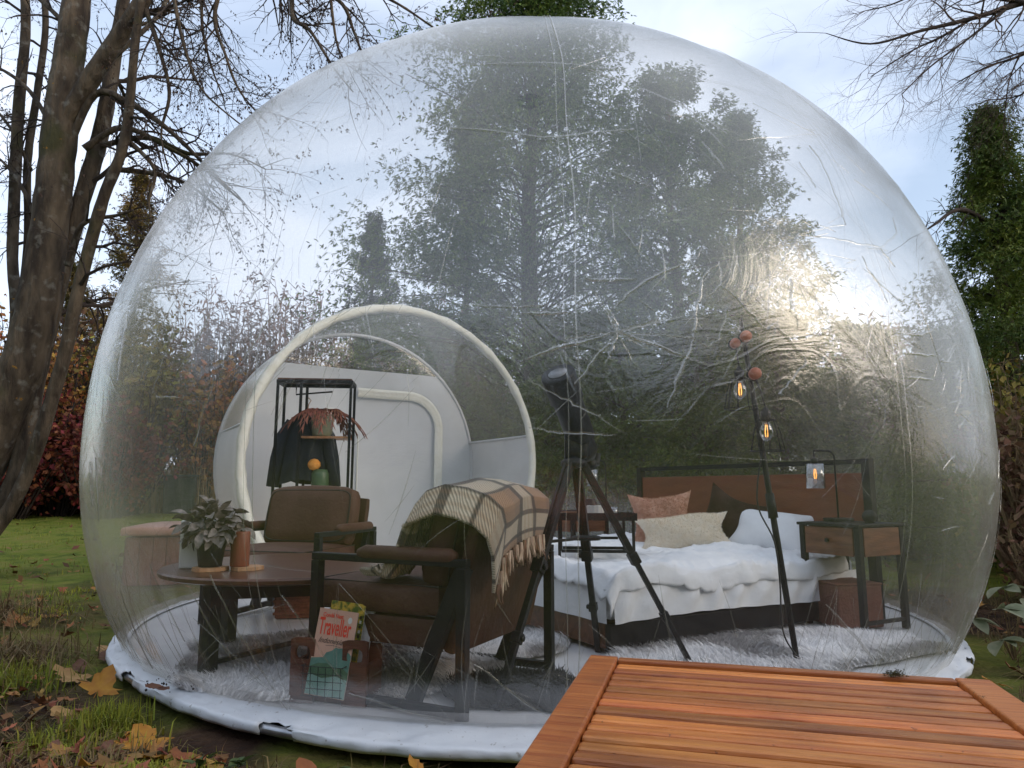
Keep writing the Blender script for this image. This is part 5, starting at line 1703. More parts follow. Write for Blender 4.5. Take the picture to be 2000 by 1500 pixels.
r2 = random.Random(5)
rt = thing('bare_tree', 'leafless tree reaching fine twigs into the sky at the upper right', 'tree', (5.2, 4.7, 0))
tw, sd = MB(), MB()
mb = MB(); S, rr = limb_tube(mb, [(5.2, 4.7, -.1, .22), (5.15, 4.72, 1.6, .19), (5.25, 4.7, 3.2, .17), (5.2, 4.65, 4.7, .14), (5.35, 4.7, 6.5, .10), (5.3, 4.8, 8.2, .04)], 12, r2, 5, .04)
mb.build('trunk', M['bark'], rt, True, True)
for i, lb in enumerate(RLIMBS):
    mb = MB()
    if i == 0: lb = [(5.2, 4.65, 4.9, .12)] + lb
    S, rr = limb_tube(mb, [(a, b, c, d * .5) for a, b, c, d in lb], 6, r2, 6, .1)
    mb.build('branch', M['twig'], rt, True, True)
    for k in range(24):
        q = r2.randint(2, len(S) - 1)
        d = (S[q] - S[q - 1]).normalized()
        perp = d.cross(Vector((r2.gauss(0, 1), r2.gauss(0, 1), r2.gauss(0, 1)))).normalized()
        twig(tw, sd, S[q], d * .9 + perp * .7, r2.uniform(.22, .55), max(.0025, min(.008, rr[q] * .5)), 2, r2, .05, .15)
tw.build('twig', M['twig_light'], rt, False, True, kind='stuff')

# foliage as many leaf-sized faces
def spray_cloud(C, D, size, r_, kind='thuja', fan=5):
    """C (n,3) centres, D (n,3) hang directions -> V,F of fans of narrow kites"""
    n = len(C)
    Vs, Fs = [], []
    D = D / np.linalg.norm(D, axis=1, keepdims=True)
    rnd = r_.normal(size=(n, 3))
    S = np.cross(D, rnd); S /= np.linalg.norm(S, axis=1, keepdims=True)
    off = 0
    for k in range(fan):
        a = (k - (fan - 1) / 2) * (0.34 if kind == 'thuja' else 0.6) + r_.normal(0, .14, n)
        dk = D * np.cos(a)[:, None] + S * np.sin(a)[:, None] + r_.normal(0, .12, (n, 3))
        L = size * r_.uniform(.55, 1.25, n)[:, None]
        w = L * (.115 if kind == 'thuja' else .34)
        sk_ = np.cross(dk, r_.normal(size=(n, 3))); sk_ /= np.linalg.norm(sk_, axis=1, keepdims=True)
        base = C + dk * L * .05 * k
        V = np.stack([base, base + dk * L * .5 + sk_ * w, base + dk * L, base + dk * L * .5 - sk_ * w], 1).reshape(-1, 3)
        Vs.append(V)
        Fs.append(np.arange(len(V)).reshape(-1, 4) + off)
        off += len(V)
    return np.concatenate(Vs), np.concatenate(Fs)

def conifer(name, label, x, y, h, rad, n, size, material, seed, group=None, base=.2, taper=.9, droop=.7, clumps=None, lean=0.0, z0=None):
    r_ = np.random.default_rng(seed)
    rr = random.Random(seed)
    z0 = gz(x, y) - .03 if z0 is None else z0
    t = thing(name, label, 'tree', (x, y, z0), 0, group)
    mb = MB()
    mb.tube([(lean * h * k / 6 * .2 + .05 * math.sin(k * 2 + seed), .05 * math.cos(k * 3), h * k / 6 * .97) for k in range(7)], [max(.015, .055 * rad * (1 - k / 6.3) + .02) for k in range(7)], 8)
    mb.build('trunk', M['bark'], t, True)
    nc = clumps or int(h * 45)
    u = r_.uniform(0, 1, nc) ** 1.15
    zc = base + (h - base) * u
    prof_ = (1 - u) ** taper * (1 - np.exp(-(u + .06) * 9)) + .03
    ang = r_.uniform(0, 2 * np.pi, nc)
    lob = 1 + .22 * np.sin(ang * 3 + zc * 1.3 + seed) + r_.normal(0, .22, nc)
    rc = rad * prof_ * lob * np.sqrt(r_.uniform(.12, 1.15, nc))
    cx_ = np.cos(ang) * rc + lean * zc * .2; cy_ = np.sin(ang) * rc
    lm_ = MB()
    for i in range(0, nc, 3):
        lm_.tube([(lean * zc[i] * .2, 0, zc[i] - .25 * rc[i]), (cx_[i] * .5, cy_[i] * .5, zc[i] + .02), (cx_[i], cy_[i], zc[i])], [.018, .012, .005], 4, cap=False)
    lm_.build('limb', M['twig'], t)
    per = max(1, n // nc)
    ci = np.repeat(np.arange(nc), per)
    cl = (.06 + .055 * rad) * (1.15 - .6 * u[ci])
    C = np.stack([cx_[ci], cy_[ci], zc[ci]], 1) + r_.normal(size=(len(ci), 3)) * cl[:, None] * np.array([1, 1, .75])
    wx, wy = C[:, 0] + x, C[:, 1] + y          # branches stop short of the inflated film
    keep = (np.hypot(wx - CX, wy - CY) > 2.75) & (np.hypot(wx - EC.x, wy - EC.y) > 1.75)
    C, ci = C[keep], ci[keep]
    outw = np.stack([np.cos(ang[ci]), np.sin(ang[ci]), np.full(len(ci), -droop)], 1) + r_.normal(0, .45, (len(ci), 3))
    V, F = spray_cloud(C, outw, size * 1.15, r_, 'thuja', 6)
    link('crown', np_mesh('crown', V, F), material, t, kind='stuff')
    return t

M['thuja'] = mat('dark_thuja_foliage', (0.032, 0.072, 0.012), (0.13, 0.19, 0.026), 1.6, .75, island=.45, trans=.2, ramp=(.32, .68))
M['thuja_low'] = mat('green_thuja_hedge', (0.026, 0.062, 0.007), (0.15, 0.19, 0.018), 2.2, .7, island=.45, trans=.2, ramp=(.3, .7))
M['spruce'] = mat('blue_green_spruce', (0.016, 0.030, 0.026), (0.040, 0.060, 0.050), 2, .8, island=.4, trans=.1)
M['larch'] = mat('yellowing_larch', (0.085, 0.078, 0.018), (0.21, 0.13, 0.030), 2, .8, island=.4, trans=.3)
conifer('thuja_tree', 'tall dark thuja rising above the top of the tent behind it', .30, 10.6, 10.8, 3.1, 70000, .06, M['thuja'], 31, 'tall thujas behind the tent', base=.5, taper=.88, clumps=1400)
conifer('thuja_tree', 'narrow dark thuja at the left of the tall group behind the tent', -.78, 11.2, 6.9, 1.05, 13000, .06, M['thuja'], 32, 'tall thujas behind the tent', base=.4, taper=.6)
conifer('thuja_tree', 'dark thuja of middle height right of the tallest one behind the tent', 2.5, 10.3, 7.4, 2.0, 30000, .06, M['thuja'], 33, 'tall thujas behind the tent', base=.4, taper=.6)
conifer('thuja_tree', 'thin topped thuja at the right of the group behind the tent', 3.9, 11.2, 7.0, 1.8, 22000, .06, M['thuja'], 34, 'tall thujas behind the tent', base=.4, taper=.7)
conifer('spruce_tree', 'small blue green spruce seen through the tent against bright sky', -3.35, 16.0, 7.1, 1.25, 12000, .075, M['spruce'], 35, None, base=.3, taper=1.0, droop=.3)
hz_ = [(.45, 8.35, 2.0, .75, 'rounded low thuja shrub behind the telescope tripod'), (1.35, 8.5, 2.5, .85, 'dense low thuja shrub behind the left half of the headboard'), (2.3, 8.4, 2.85, .85, 'tallest low thuja shrub behind the hanging lamp bulbs'), (3.2, 8.2, 2.75, .85, 'green thuja shrub behind the right end of the headboard'), (4.1, 8.0, 2.7, .85, 'low thuja shrub behind the right wall seam of the tent'), (4.95, 7.7, 2.5, .8, 'rightmost low thuja shrub behind the tent')]
for i, (x, y, h_, rd, lb) in enumerate(hz_):
    conifer('thuja_shrub', lb, x, y, h_, rd, 9000, .065, M['thuja_low'], 50 + i, 'low thuja shrubs behind the bed', base=.02, taper=.42, droop=.2, clumps=190)
conifer('thuja_tree', 'dense dark thuja at the right edge of the picture beside the tent', 4.72, 6.4, 4.5, 1.25, 30000, .038, M['thuja_low'], 61, None, base=.3, taper=1.1, clumps=360)
conifer('thuja_tree', 'second thuja farther back at the right edge of the picture', 6.6, 8.3, 4.6, 1.2, 9000, .07, M['thuja'], 62, None, base=.3, taper=.6)
conifer('larch_tree', 'yellowing larch behind the leaning tree trunks', -9.6, 17.0, 8.6, 1.7, 16000, .07, M['larch'], 63, None, base=.4, taper=.9, droop=.3)
conifer('larch_tree', 'shorter yellow green larch behind the thin left stems', -12.2, 18.5, 6.8, 1.8, 14000, .07, M['larch'], 64, None, base=.4, taper=.8, droop=.3)
# dead bough of the right thuja, pointing left
db = MB(); S, rr = limb_tube(db, [(4.7, 6.4, 2.95, .035), (4.5, 6.25, 3.25, .03), (4.15, 6.1, 3.33, .022), (3.85, 6.0, 3.15, .012), (3.7, 5.95, 3.05, .006)], 6, r2, 5, .1)
for k in range(10):
    q = r2.randint(3, len(S) - 1); twig(db, None, S[q], Vector((-.4, r2.gauss(0, .5), r2.gauss(.1, .6))), r2.uniform(.2, .45), .006, 1, r2, .02, 0)
dbo = db.build('dead_bough', M['twig'], None, True)
par = [o for o in bpy.data.objects if o.get('label', '').startswith('dense dark thuja at the right')][0]
dbo.data.transform(wmat(par).inverted()); dbo.parent = par

def shrub(name, label, x, y, h, rx, ry, n, size, leafm, twigm, seed, group=None, twigs=60, cat='shrub', fan=2, leafk='leaf'):
    r_ = np.random.default_rng(seed); rr = random.Random(seed)
    z0 = gz(x, y) - .03
    t = thing(name, label, cat, (x, y, z0), 0, group)
    mb = MB()
    tips = []
    for i in range(twigs):
        a = rr.uniform(0, 6.28); q = rr.uniform(.2, 1)
        e = Vector((rx * q * math.cos(a), ry * q * math.sin(a), h * rr.uniform(.5, 1.0) * (1 - .25 * q * q)))
        b = Vector((e.x * .25 + rr.gauss(0, .05), e.y * .25 + rr.gauss(0, .05), 0))
        m_ = (b + e) * .5 + Vector((e.x * .12 + rr.gauss(0, .06 * rx), e.y * .12 + rr.gauss(0, .06), rr.gauss(.08, .05) * h))
        q_ = rr.uniform(.004, .011) * (1 + h * .35)
        pts = spl([b, m_, e], 4)
        mb.tube(pts, [q_ * (1 - .8 * k / (len(pts) - 1)) for k in range(len(pts))], 4, cap=False)
        tips += [p for p in pts[2:]]
        for k in range(4):
            s = pts[rr.randint(2, len(pts) - 1)]
            d = Vector((rr.gauss(0, .6), rr.gauss(0, .6), rr.gauss(.5, .5))).normalized() * rr.uniform(.1, .28) * h * .5
            mb.tube([s, s + d * .5 + Vector((0, 0, .02)), s + d], [q_ * .4, q_ * .3, q_ * .1], 3, cap=False)
            tips += [s + d * .6, s + d]
    mb.build('stem', twigm, t, kind='stuff')
    if n:
        T = np.array([tuple(p) for p in tips])
        C = T[r_.integers(0, len(T), n)] + r_.normal(size=(n, 3)) * np.array([.06, .06, .05]) * (1 + h * .25)
        D = r_.normal(size=(n, 3)) + np.array([0, 0, -.3])
        V, F = spray_cloud(C, D, size, r_, leafk, fan)
        V[:, 2] = np.maximum(V[:, 2], .01)
        link('foliage', np_mesh('foliage', V, F), leafm, t, kind='stuff')
    return t
M['redleaf'] = mat('wine_red_leaves', (0.15, 0.028, 0.022), (0.30, 0.085, 0.045), 2.5, .8, island=.5, trans=.25)
M['rustleaf'] = mat('rusty_leaves', (0.28, 0.11, 0.03), (0.48, 0.23, 0.065), 2.5, .8, island=.5, trans=.25)
M['oliveleaf'] = mat('olive_yellow_leaves', (0.13, 0.125, 0.024), (0.34, 0.25, 0.055), 2.5, .8, island=.5, trans=.25)
M['brownleaf'] = mat('withered_brown_leaves', (0.11, 0.055, 0.028), (0.22, 0.13, 0.068), 2.5, .85, island=.4, trans=.2)
M['mauvetwig'] = mat('mauve_brown_twigs', (0.11, 0.067, 0.058), (0.20, 0.125, 0.11), 1.5, .9)
M['orangeleaf'] = mat('orange_beech_leaves', (0.34, 0.15, 0.035), (0.46, 0.22, 0.06), 3, .8, island=.35, trans=.25)
shrubs = [
    (-9.0, 12.4, 2.5, 1.3, 1.0, 3600, .10, 'redleaf', 'wine red bushy shrub at the far end of the lawn by the tree trunk', 120),
    (-7.4, 12.8, 2.2, 1.0, .9, 2600, .10, 'redleaf', 'dark red shrub right beside the tent wall across the lawn', 100),
    (-10.6, 13.0, 2.6, 1.2, .9, 2400, .10, 'rustleaf', 'rusty brown shrub at the left edge behind the leaning tree', 90),
    (-7.9, 14.2, 4.2, 1.4, 1.1, 2800, .13, 'oliveleaf', 'olive yellow shrub rising over the red bushes', 100),
    (-10.0, 15.0, 4.8, 1.6, 1.2, 3000, .14, 'brownleaf', 'tall brown leaved shrub behind the thickest trunk', 110),
    (-6.4, 15.0, 3.6, 1.2, 1.0, 2200, .13, 'rustleaf', 'rust coloured shrub behind the left wall of the tent', 100),
    (-12.2, 14.4, 4.0, 1.6, 1.2, 2600, .13, 'oliveleaf', 'olive shrub beyond the left stems of the leaning tree', 90),
    (-8.7, 13.4, 3.5, 1.0, .8, 2600, .09, 'rustleaf', 'golden rust shrub between the red bushes and the tent wall', 100),
    (-10.6, 13.9, 4.4, 1.2, .9, 3000, .10, 'rustleaf', 'tall golden rust shrub between the leaning stems', 110),
    (-5.2, 9.5, .9, .55, .45, 900, .07, 'orangeleaf', 'small orange shrub seen through the left tent wall', 40),
]
for i, (x, y, h_, rx, ry, n_, sz, lm_, lb, tg) in enumerate(shrubs):
    if lm_ == 'orangeleaf':
        x, y = -7.7, 15.2 - 1.2; h_ = 2.35
    shrub('autumn_shrub', lb, x, y, h_, rx, ry, n_, sz, M[lm_], M['twig'], 80 + i, 'autumn shrubs across the lawn', tg)
bt = [(-5.2, 25, 7.6, 2.2, 'bare mauve tree behind the left part of the tunnel'), (-8.6, 26, 8.8, 2.6, 'broad leafless tree behind the left tent wall'), (-11.8, 27, 8.6, 2.6, 'leafless tree left of the broad one, across the field'), (-2.2, 24, 7.0, 2.2, 'bare brown tree behind the top of the tunnel ring'), (-15.5, 28, 7.6, 2.8, 'leafless tree at the far left beyond the larches'), (1.2, 25, 6.2, 2.4, 'bare tree hidden behind the tall thujas'), (6.5, 22, 6.0, 2.6, 'leafless tree behind the right hand thujas'), (10.5, 20, 5.5, 2.4, 'leafless tree beyond the right edge thuja')]
for i, (x, y, h_, rd, lb) in enumerate(bt):
    t = shrub('leafless_tree', lb, x, y, h_, rd, rd * .8, 4200, .26, M['mauvetwig'], M['mauvetwig'], 120 + i, 'leafless trees beyond the lawn', 170, 'tree', leafk='thuja')
# right hand thicket: dry tangled stems and bramble
M['straw'] = mat('dry_straw_stems', (0.13, 0.085, 0.040), (0.24, 0.17, 0.085), 6, .9, island=.35)
rsh = [(3.65, 4.75, 1.55, .50, .5, 1500, .055, 'brownleaf', 'tangled dry brown shrub close against the right tent wall'), (4.25, 5.6, 1.9, .7, .5, 2200, .06, 'oliveleaf', 'tangled olive shrub below the right edge thuja'), (3.25, 4.0, .75, .45, .4, 900, .05, 'brownleaf', 'low dry tangle of stems beside the bramble')]
for i, (x, y, h_, rx, ry, n_, sz, lm_, lb) in enumerate(rsh):
    shrub('dry_shrub', lb, x, y, h_, rx, ry, n_, sz, M[lm_], M['straw'], 150 + i, 'dry shrubs right of the tent', 110)

# bramble plant with pale leaves at the right
M['bramble'] = mat('pale_green_bramble_leaf', (0.14, 0.17, 0.085), (0.27, 0.27, 0.17), 14, .6, .4, 40, trans=.2)
bm = thing('bramble', 'bramble plant with broad pale green leaves beside the right tent edge', 'plant', (2.42, 3.50, gz(2.42, 3.50)))
r3 = random.Random(8)
blf = leaf_mesh('leaf', .13, .042, .09); blf.materials.append(M['bramble'])
stb = MB()
for (px, pz, py) in ((-.20, .20, -.05), (-.10, .26, -.12), (.02, .22, -.15), (.10, .28, -.05), (-.15, .12, -.15), (.16, .16, -.12), (.0, .34, 0), (.22, .36, .05)):
    tip = Vector((px, py, pz))
    stb.tube([(0, 0, 0), (px * .4, py * .3, pz * .8), tuple(tip)], [.004, .003, .002], 5)
    for k in range(3):
        o = bpy.data.objects.new('leaf', blf); col.objects.link(o); o.parent = bm
        o.location = tip
        a = math.atan2(-1, -.1) + (k - 1) * 1.15 + r3.gauss(0, .25)
        o.rotation_euler = (r3.gauss(.15, .3), r3.uniform(-.25, .45), a)
        o.scale = [r3.uniform(.65, .95)] * 3
stb.build('stem', M['straw'], bm)

# ------------------------------------------------------------------ things standing outside behind the tent
ob = thing('garden_box', 'reddish brown boarded box with a pinkish lid outside behind the left tent wall', 'box', (-2.78, 6.25, 0), R(14))
for k in range(9):
    for sgn in (-1, 1):
        MB().box((-.40 + k * .10, sgn * .45, .19), (.097, .03, .38)).build('board', M['hottub'], ob, bevel=.004)
        MB().box((sgn * .45, -.40 + k * .10, .19), (.03, .097, .38)).build('board', M['hottub'], ob, bevel=.004)
lidm = MB(); rounded_box(lidm, (0, 0, .425), (1.0, 1.0, .085), .03, .01); lidm.build('lid', M['hottub_lid'], ob, True)
bn = thing('garden_bin', 'dark green garden bin standing across the lawn seen through the tent', 'bin', (-6.95, 15.0 - 3.2, gz(-6.95, 11.8)), R(12))
bn.location = (-6.75, 14.3, gz(-6.75, 14.3))
MB().box((0, 0, .36), (.56, .5, .72), taper=1.08).build('body', M['bin'], bn, bevel=.03)
MB().box((0, 0, .745), (.66, .60, .05)).build('lid', M['bin'], bn, bevel=.015)
for k in range(4):
    MB().box((-.2 + k * .133, -.262, .36), (.02, .02, .6)).build('rib', M['bin'], bn)
# pale reed bank across the field
def blades(n, xs, ys, zs, hmin, hmax, w, lean, r_, bend=.5):
    a = r_.uniform(0, 2 * np.pi, n)
    L = r_.uniform(hmin, hmax, n)
    ln = np.abs(r_.normal(0, lean, n))
    P = np.stack([xs, ys, zs], 1)
    d = np.stack([np.cos(a), np.sin(a), np.zeros(n)], 1)
    s = np.stack([-np.sin(a), np.cos(a), np.zeros(n)], 1) * (w * r_.uniform(.6, 1.4, n))[:, None]
    mid = P + d * (L * ln * .35)[:, None] + np.array([0, 0, 1]) * (L * .55)[:, None]
    tip = P + d * (L * ln)[:, None] + np.array([0, 0, 1]) * (L * np.clip(1 - bend * ln, .12, 1))[:, None]
    V = np.concatenate([P - s, P + s, mid + s * .7, mid - s * .7, tip])
    i = np.arange(n)
    F = np.concatenate([np.stack([i, i + n, i + 2 * n], 1), np.stack([i, i + 2 * n, i + 3 * n], 1), np.stack([i + 3 * n, i + 2 * n, i + 4 * n], 1)])
    return V, F
M['reed'] = mat('pale_reeds', (0.38, 0.23, 0.11), (0.48, 0.32, 0.17), 2, .9, island=.3)
M['grass_g'] = mat('lawn_grass', (0.14, 0.185, 0.014), (0.38, 0.36, 0.042), 1.5, .8, island=.45, trans=.25)
M['grass_d'] = mat('dry_grass', (0.12, 0.080, 0.034), (0.26, 0.175, 0.075), 3, .9, island=.4, trans=.2)
r_ = np.random.default_rng(3)
n = 5000
xs, ys = r_.uniform(-12, -4.0, n), r_.uniform(14.2, 16.5, n)
V, F = blades(n, xs, ys, ground_z(xs, ys), .5, 1.5, .012, .3, r_)
o = link('reeds', np_mesh('reeds', V, F), M['reed'], kind='stuff'); o['label'] = 'pale dry reeds along the far side of the lawn'

# ------------------------------------------------------------------ grass
def scatter(n, y0, y1, xl, xr, r_):
    """more near the front, fewer far away"""
    t = r_.uniform(0, 1, n)
    y = 1 / ((1 / y0) * (1 - t) + (1 / y1) * t)
    x = r_.uniform(xl, xr, n)
    return x, y
def grass_patch(n, fx, fy, thr, seed, hm, hM, w, lean, green=True):
    r_ = np.random.default_rng(seed)
    x, y = fx(n, r_), fy(n, r_)
    return x, y
r_ = np.random.default_rng(17)
N = 150000
t = r_.uniform(0, 1, N)
y = 1 / ((1 / 1.75) * (1 - t) + (1 / 20.0) * t)
x = y * r_.uniform(-.82, .86, N)
d = np.hypot(x - CX, y - CY)
m = (d > 2.50) & ~((np.abs(x) < y * .55) & (y > 4.5) & (y < 7))
x, y, d = x[m], y[m], d[m]
f = vnoise(x * 1.3, y * 1.3, 12) * .6 + vnoise(x * 4.1, y * 4.1, 13) * .4
lawn = np.clip((y - 4.2) / 3.0, 0, 1)
right = (x > 1.5)
p_green = np.clip((f - .61) * 4.0 + lawn * 1.3 - right * .6, 0, 1)
p_dry = np.clip((.56 - np.abs(f - .45) * 3.0), 0, 1) * (1 - .8 * lawn) * .34 + right * .25
u = r_.uniform(0, 1, len(x))
g_ = u < p_green
dr = (~g_) & (r_.uniform(0, 1, len(x)) < p_dry)
zz = ground_z(x, y)
def put(mask, name, label, mt, h0, h1, w, lean):
    k = mask.sum()
    V, F = blades(int(k), x[mask], y[mask], zz[mask] - .004, h0, h1, w, lean, r_)
    o = link(name, np_mesh(name, V, F), mt, kind='stuff'); o['label'] = label
put(g_, 'grass', 'green autumn grass on the lawn', M['grass_g'], .022, .065, .0026, .6)
put(dr, 'dry_grass', 'dry straw coloured grass lying on the ground', M['grass_d'], .03, .10, .0019, 1.5)
# taller tufts
def tuft(name, label, x0, y0, rx, n, h0, h1, mt, seed, lean=.6):
    r_ = np.random.default_rng(seed)
    xs, ys = x0 + r_.normal(0, rx, n), y0 + r_.normal(0, rx, n)
    V, F = blades(n, xs, ys, ground_z(xs, ys) - .004, h0, h1, .0026, lean, r_)
    o = link(name, np_mesh(name, V, F), mt, kind='stuff'); o['label'] = label
    return o
tuft('grass_tuft', 'dark green grass tuft growing against the left tent skirt', -1.38, 2.50, .055, 700, .05, .13, M['grass_g'], 41)
tuft('grass_tuft', 'dry straw tuft at the left edge of the lawn', -3.05, 4.05, .22, 700, .08, .26, M['grass_d'], 42, 1.0)
tuft('grass_tuft', 'pale flattened straw tuft in front of the worn lawn strip', -2.35, 3.35, .16, 800, .06, .22, M['grass_d'], 43, 1.4)
tuft('grass_tuft', 'short green tuft near the lower left corner', -1.38, 2.33, .10, 600, .03, .085, M['grass_g'], 44)
tuft('grass_tuft', 'green grass tuft farther left beside the bare soil', -2.15, 3.0, .14, 900, .04, .13, M['grass_g'], 45)

# soil clods and crumbs
M['soil'] = mat('dark_soil_clod', (0.018, 0.010, 0.007), (0.050, 0.028, 0.017), 30, .95, .8, 60)
rr = random.Random(4)
mb = MB()
def clod(mb, c, r):
    V = []
    for v in ((1, 0, 0), (-1, 0, 0), (0, 1, 0), (0, -1, 0), (0, 0, 1), (0, 0, -1)):
        V.append(Vector(c) + Vector(v) * r * rr.uniform(.6, 1.3))
    mb.add(V, [(0, 2, 4), (2, 1, 4), (1, 3, 4), (3, 0, 4), (2, 0, 5), (1, 2, 5), (3, 1, 5), (0, 3, 5)])
for i in range(1500):
    yy = 1 / rr.uniform(1 / 3.6, 1 / 1.85)
    xx = yy * rr.uniform(-.80, .05) if rr.random() < .8 else yy * rr.uniform(.62, .9)
    if math.hypot(xx - CX, yy - CY) < 2.5: continue
    clod(mb, (xx, yy, gz(xx, yy)), rr.uniform(.004, .018))
o = mb.build('soil_clods', M['soil'], kind='stuff'); o['label'] = 'crumbly dark soil clods around the tent skirt'
mb = MB()
for i in range(34):
    a = math.atan2(2.62 - CY, -1.33 - CX) + rr.gauss(0, .035); q_ = rr.gauss(2.31, .035)
    clod(mb, (CX + q_ * math.cos(a), CY + q_ * math.sin(a), .056), rr.uniform(.002, .007))
o = mb.build('soil_crumbs', M['soil'], kind='stuff'); o['label'] = 'soil crumbs spilled on the white skirt'

# small fallen leaves, beyond counting
M['litter'] = mat('fallen_leaves', (0.26, 0.12, 0.03), (0.14, 0.055, 0.025), 3, .85, island=.5)
V, F = [], []
r_ = np.random.default_rng(8)
N = 2600
t = r_.uniform(0, 1, N); y = 1 / ((1 / 1.85) * (1 - t) + (1 / 21.0) * t); x = y * r_.uniform(-.82, .86, N)
m = np.hypot(x - CX, y - CY) > 2.55
x, y = x[m], y[m]
z = ground_z(x, y) + r_.uniform(.004, .035, len(x))
a = r_.uniform(0, 6.28, len(x)); s = r_.uniform(.012, .034, len(x)) * (1 + (y > 6) * .5)
tl = r_.normal(0, .4, (len(x), 2))
C = np.stack([x, y, z], 1)
e1 = np.stack([np.cos(a), np.sin(a), tl[:, 0]], 1) * s[:, None]; e2 = np.stack([-np.sin(a), np.cos(a), tl[:, 1]], 1) * (s * .6)[:, None]
V = np.concatenate([C - e1, C + e2 * .9 - e1 * .2, C + e1, C - e2 + e1 * .1]); i = np.arange(len(x)); k = len(x)
o = link('leaf_litter', np_mesh('leaf_litter', V, np.stack([i, i + k, i + 2 * k, i + 3 * k], 1)), M['litter'], kind='stuff'); o['label'] = 'small fallen autumn leaves scattered over the grass'

# curled maple-like leaves of middle size, a loose scatter
rr = random.Random(31)
mb = MB()
for i in range(420):
    yy = 1 / rr.uniform(1 / 9.0, 1 / 1.9)
    xx = yy * rr.uniform(-.84, -.30) if rr.random() < .75 else yy * rr.uniform(.60, .88)
    if math.hypot(xx - CX, yy - CY) < 2.52: continue
    s = rr.uniform(.022, .048)
    c = Vector((xx, yy, gz(xx, yy) + rr.uniform(.012, .035)))
    m_ = Matrix.Rotation(rr.uniform(0, 6.28), 3, 'Z') @ Matrix.Rotation(rr.gauss(0, .45), 3, 'X') @ Matrix.Rotation(rr.gauss(0, .35), 3, 'Y')
    cu = rr.uniform(.1, .8) / s
    P = [c]
    for a, r in ((-90, .3), (-60, .5), (-30, .6), (-8, .95), (15, .55), (45, .85), (65, .6), (90, 1.1), (115, .6), (135, .85), (165, .55), (188, .95), (210, .6), (240, .5)):
        r *= s * rr.uniform(.8, 1.15)
        x_, y_ = r * math.cos(R(a)), r * math.sin(R(a))
        P.append(c + m_ @ Vector((x_, y_, cu * x_ * x_ * .6 + rr.uniform(-.1, .15) * s)))
    mb.add(P, [(0, k, k % 14 + 1) for k in range(1, 15)])
M['litter2'] = mat('curled_fallen_leaves', (0.34, 0.15, 0.035), (0.17, 0.065, 0.03), 2.5, .75, .3, 60, island=.55)
o = mb.build('fallen_leaf_scatter', M['litter2'], kind='stuff'); o['label'] = 'curled brown and yellow leaves scattered on the ground'

# larger fallen leaves
M['maple_y'] = mat('yellow_maple_leaf', (0.60, 0.30, 0.035), (0.44, 0.17, 0.022), 16, .6, .3, 40, trans=.15)
M['leaf_o'] = mat('orange_brown_leaf', (0.36, 0.13, 0.045), (0.22, 0.075, 0.03), 16, .65, .3, 40)
M['leaf_b'] = mat('brown_dry_leaf', (0.20, 0.085, 0.045), (0.12, 0.05, 0.028), 16, .7, .3, 40)
M['leaf_p'] = mat('pale_buff_leaf', (0.50, 0.30, 0.11), (0.38, 0.20, 0.07), 16, .7, .3, 40)
def maple(name, label, x, y, s, rot, mt, shape='maple', seed=1, z=None, tilt=(0, 0), zo=.022):
    r_ = random.Random(seed)
    if shape == 'maple':
        key = [(-90, .12), (-70, .42), (-52, .50), (-42, .40), (-20, .62), (-6, .84), (2, .72), (10, .98), (17, .66), (28, .48), (38, .52), (50, .70), (60, .78), (68, .80), (74, .95), (90, 1.12)]
        pts = [(a, r) for a, r in key] + [(180 - a, r) for a, r in reversed(key[:-1])]
    else:
        pts = [(a, .55 + .5 * abs(math.sin(R(a))) ** 3 + r_.uniform(-.07, .07)) for a in range(-90, 270, 18)]
    V = [Vector((0, 0, 0))]
    curl = r_.uniform(.12, .35)
    for a, r in pts:
        r *= s * r_.uniform(.9, 1.08)
        px, py = r * math.cos(R(a)), r * math.sin(R(a))
        V.append(Vector((px, py, curl * (px * px + py * py) / s * r_.uniform(.2, 1.3) * r_.choice((1, 1, .3)))))
    n_ = len(pts)
    # a middle ring lets the blade cup
    mid_ = [v * .5 - Vector((0, 0, v.z * .35)) for v in V[1:]]
    VV = V + mid_
    F = []
    for k in range(n_):
        j = (k + 1) % n_
        F.append((0, n_ + 1 + k, n_ + 1 + j)); F.append((n_ + 1 + k, 1 + k, 1 + j, n_ + 1 + j))
    t = thing(name, label, 'leaf', (x, y, (gz(x, y) if z is None else z) + zo), R(rot), 'large fallen leaves around the tent')
    t.rotation_euler = (tilt[0], tilt[1], R(rot))
    MB().add(VV, F).build('blade', mt, t, True)
    MB().tube([(0, -.1 * s, .002), (s * .04, -.55 * s, .008), (s * .10, -1.0 * s, .004)], [.0016, .0013, .001], 4).build('stalk', mt, t)
    return t
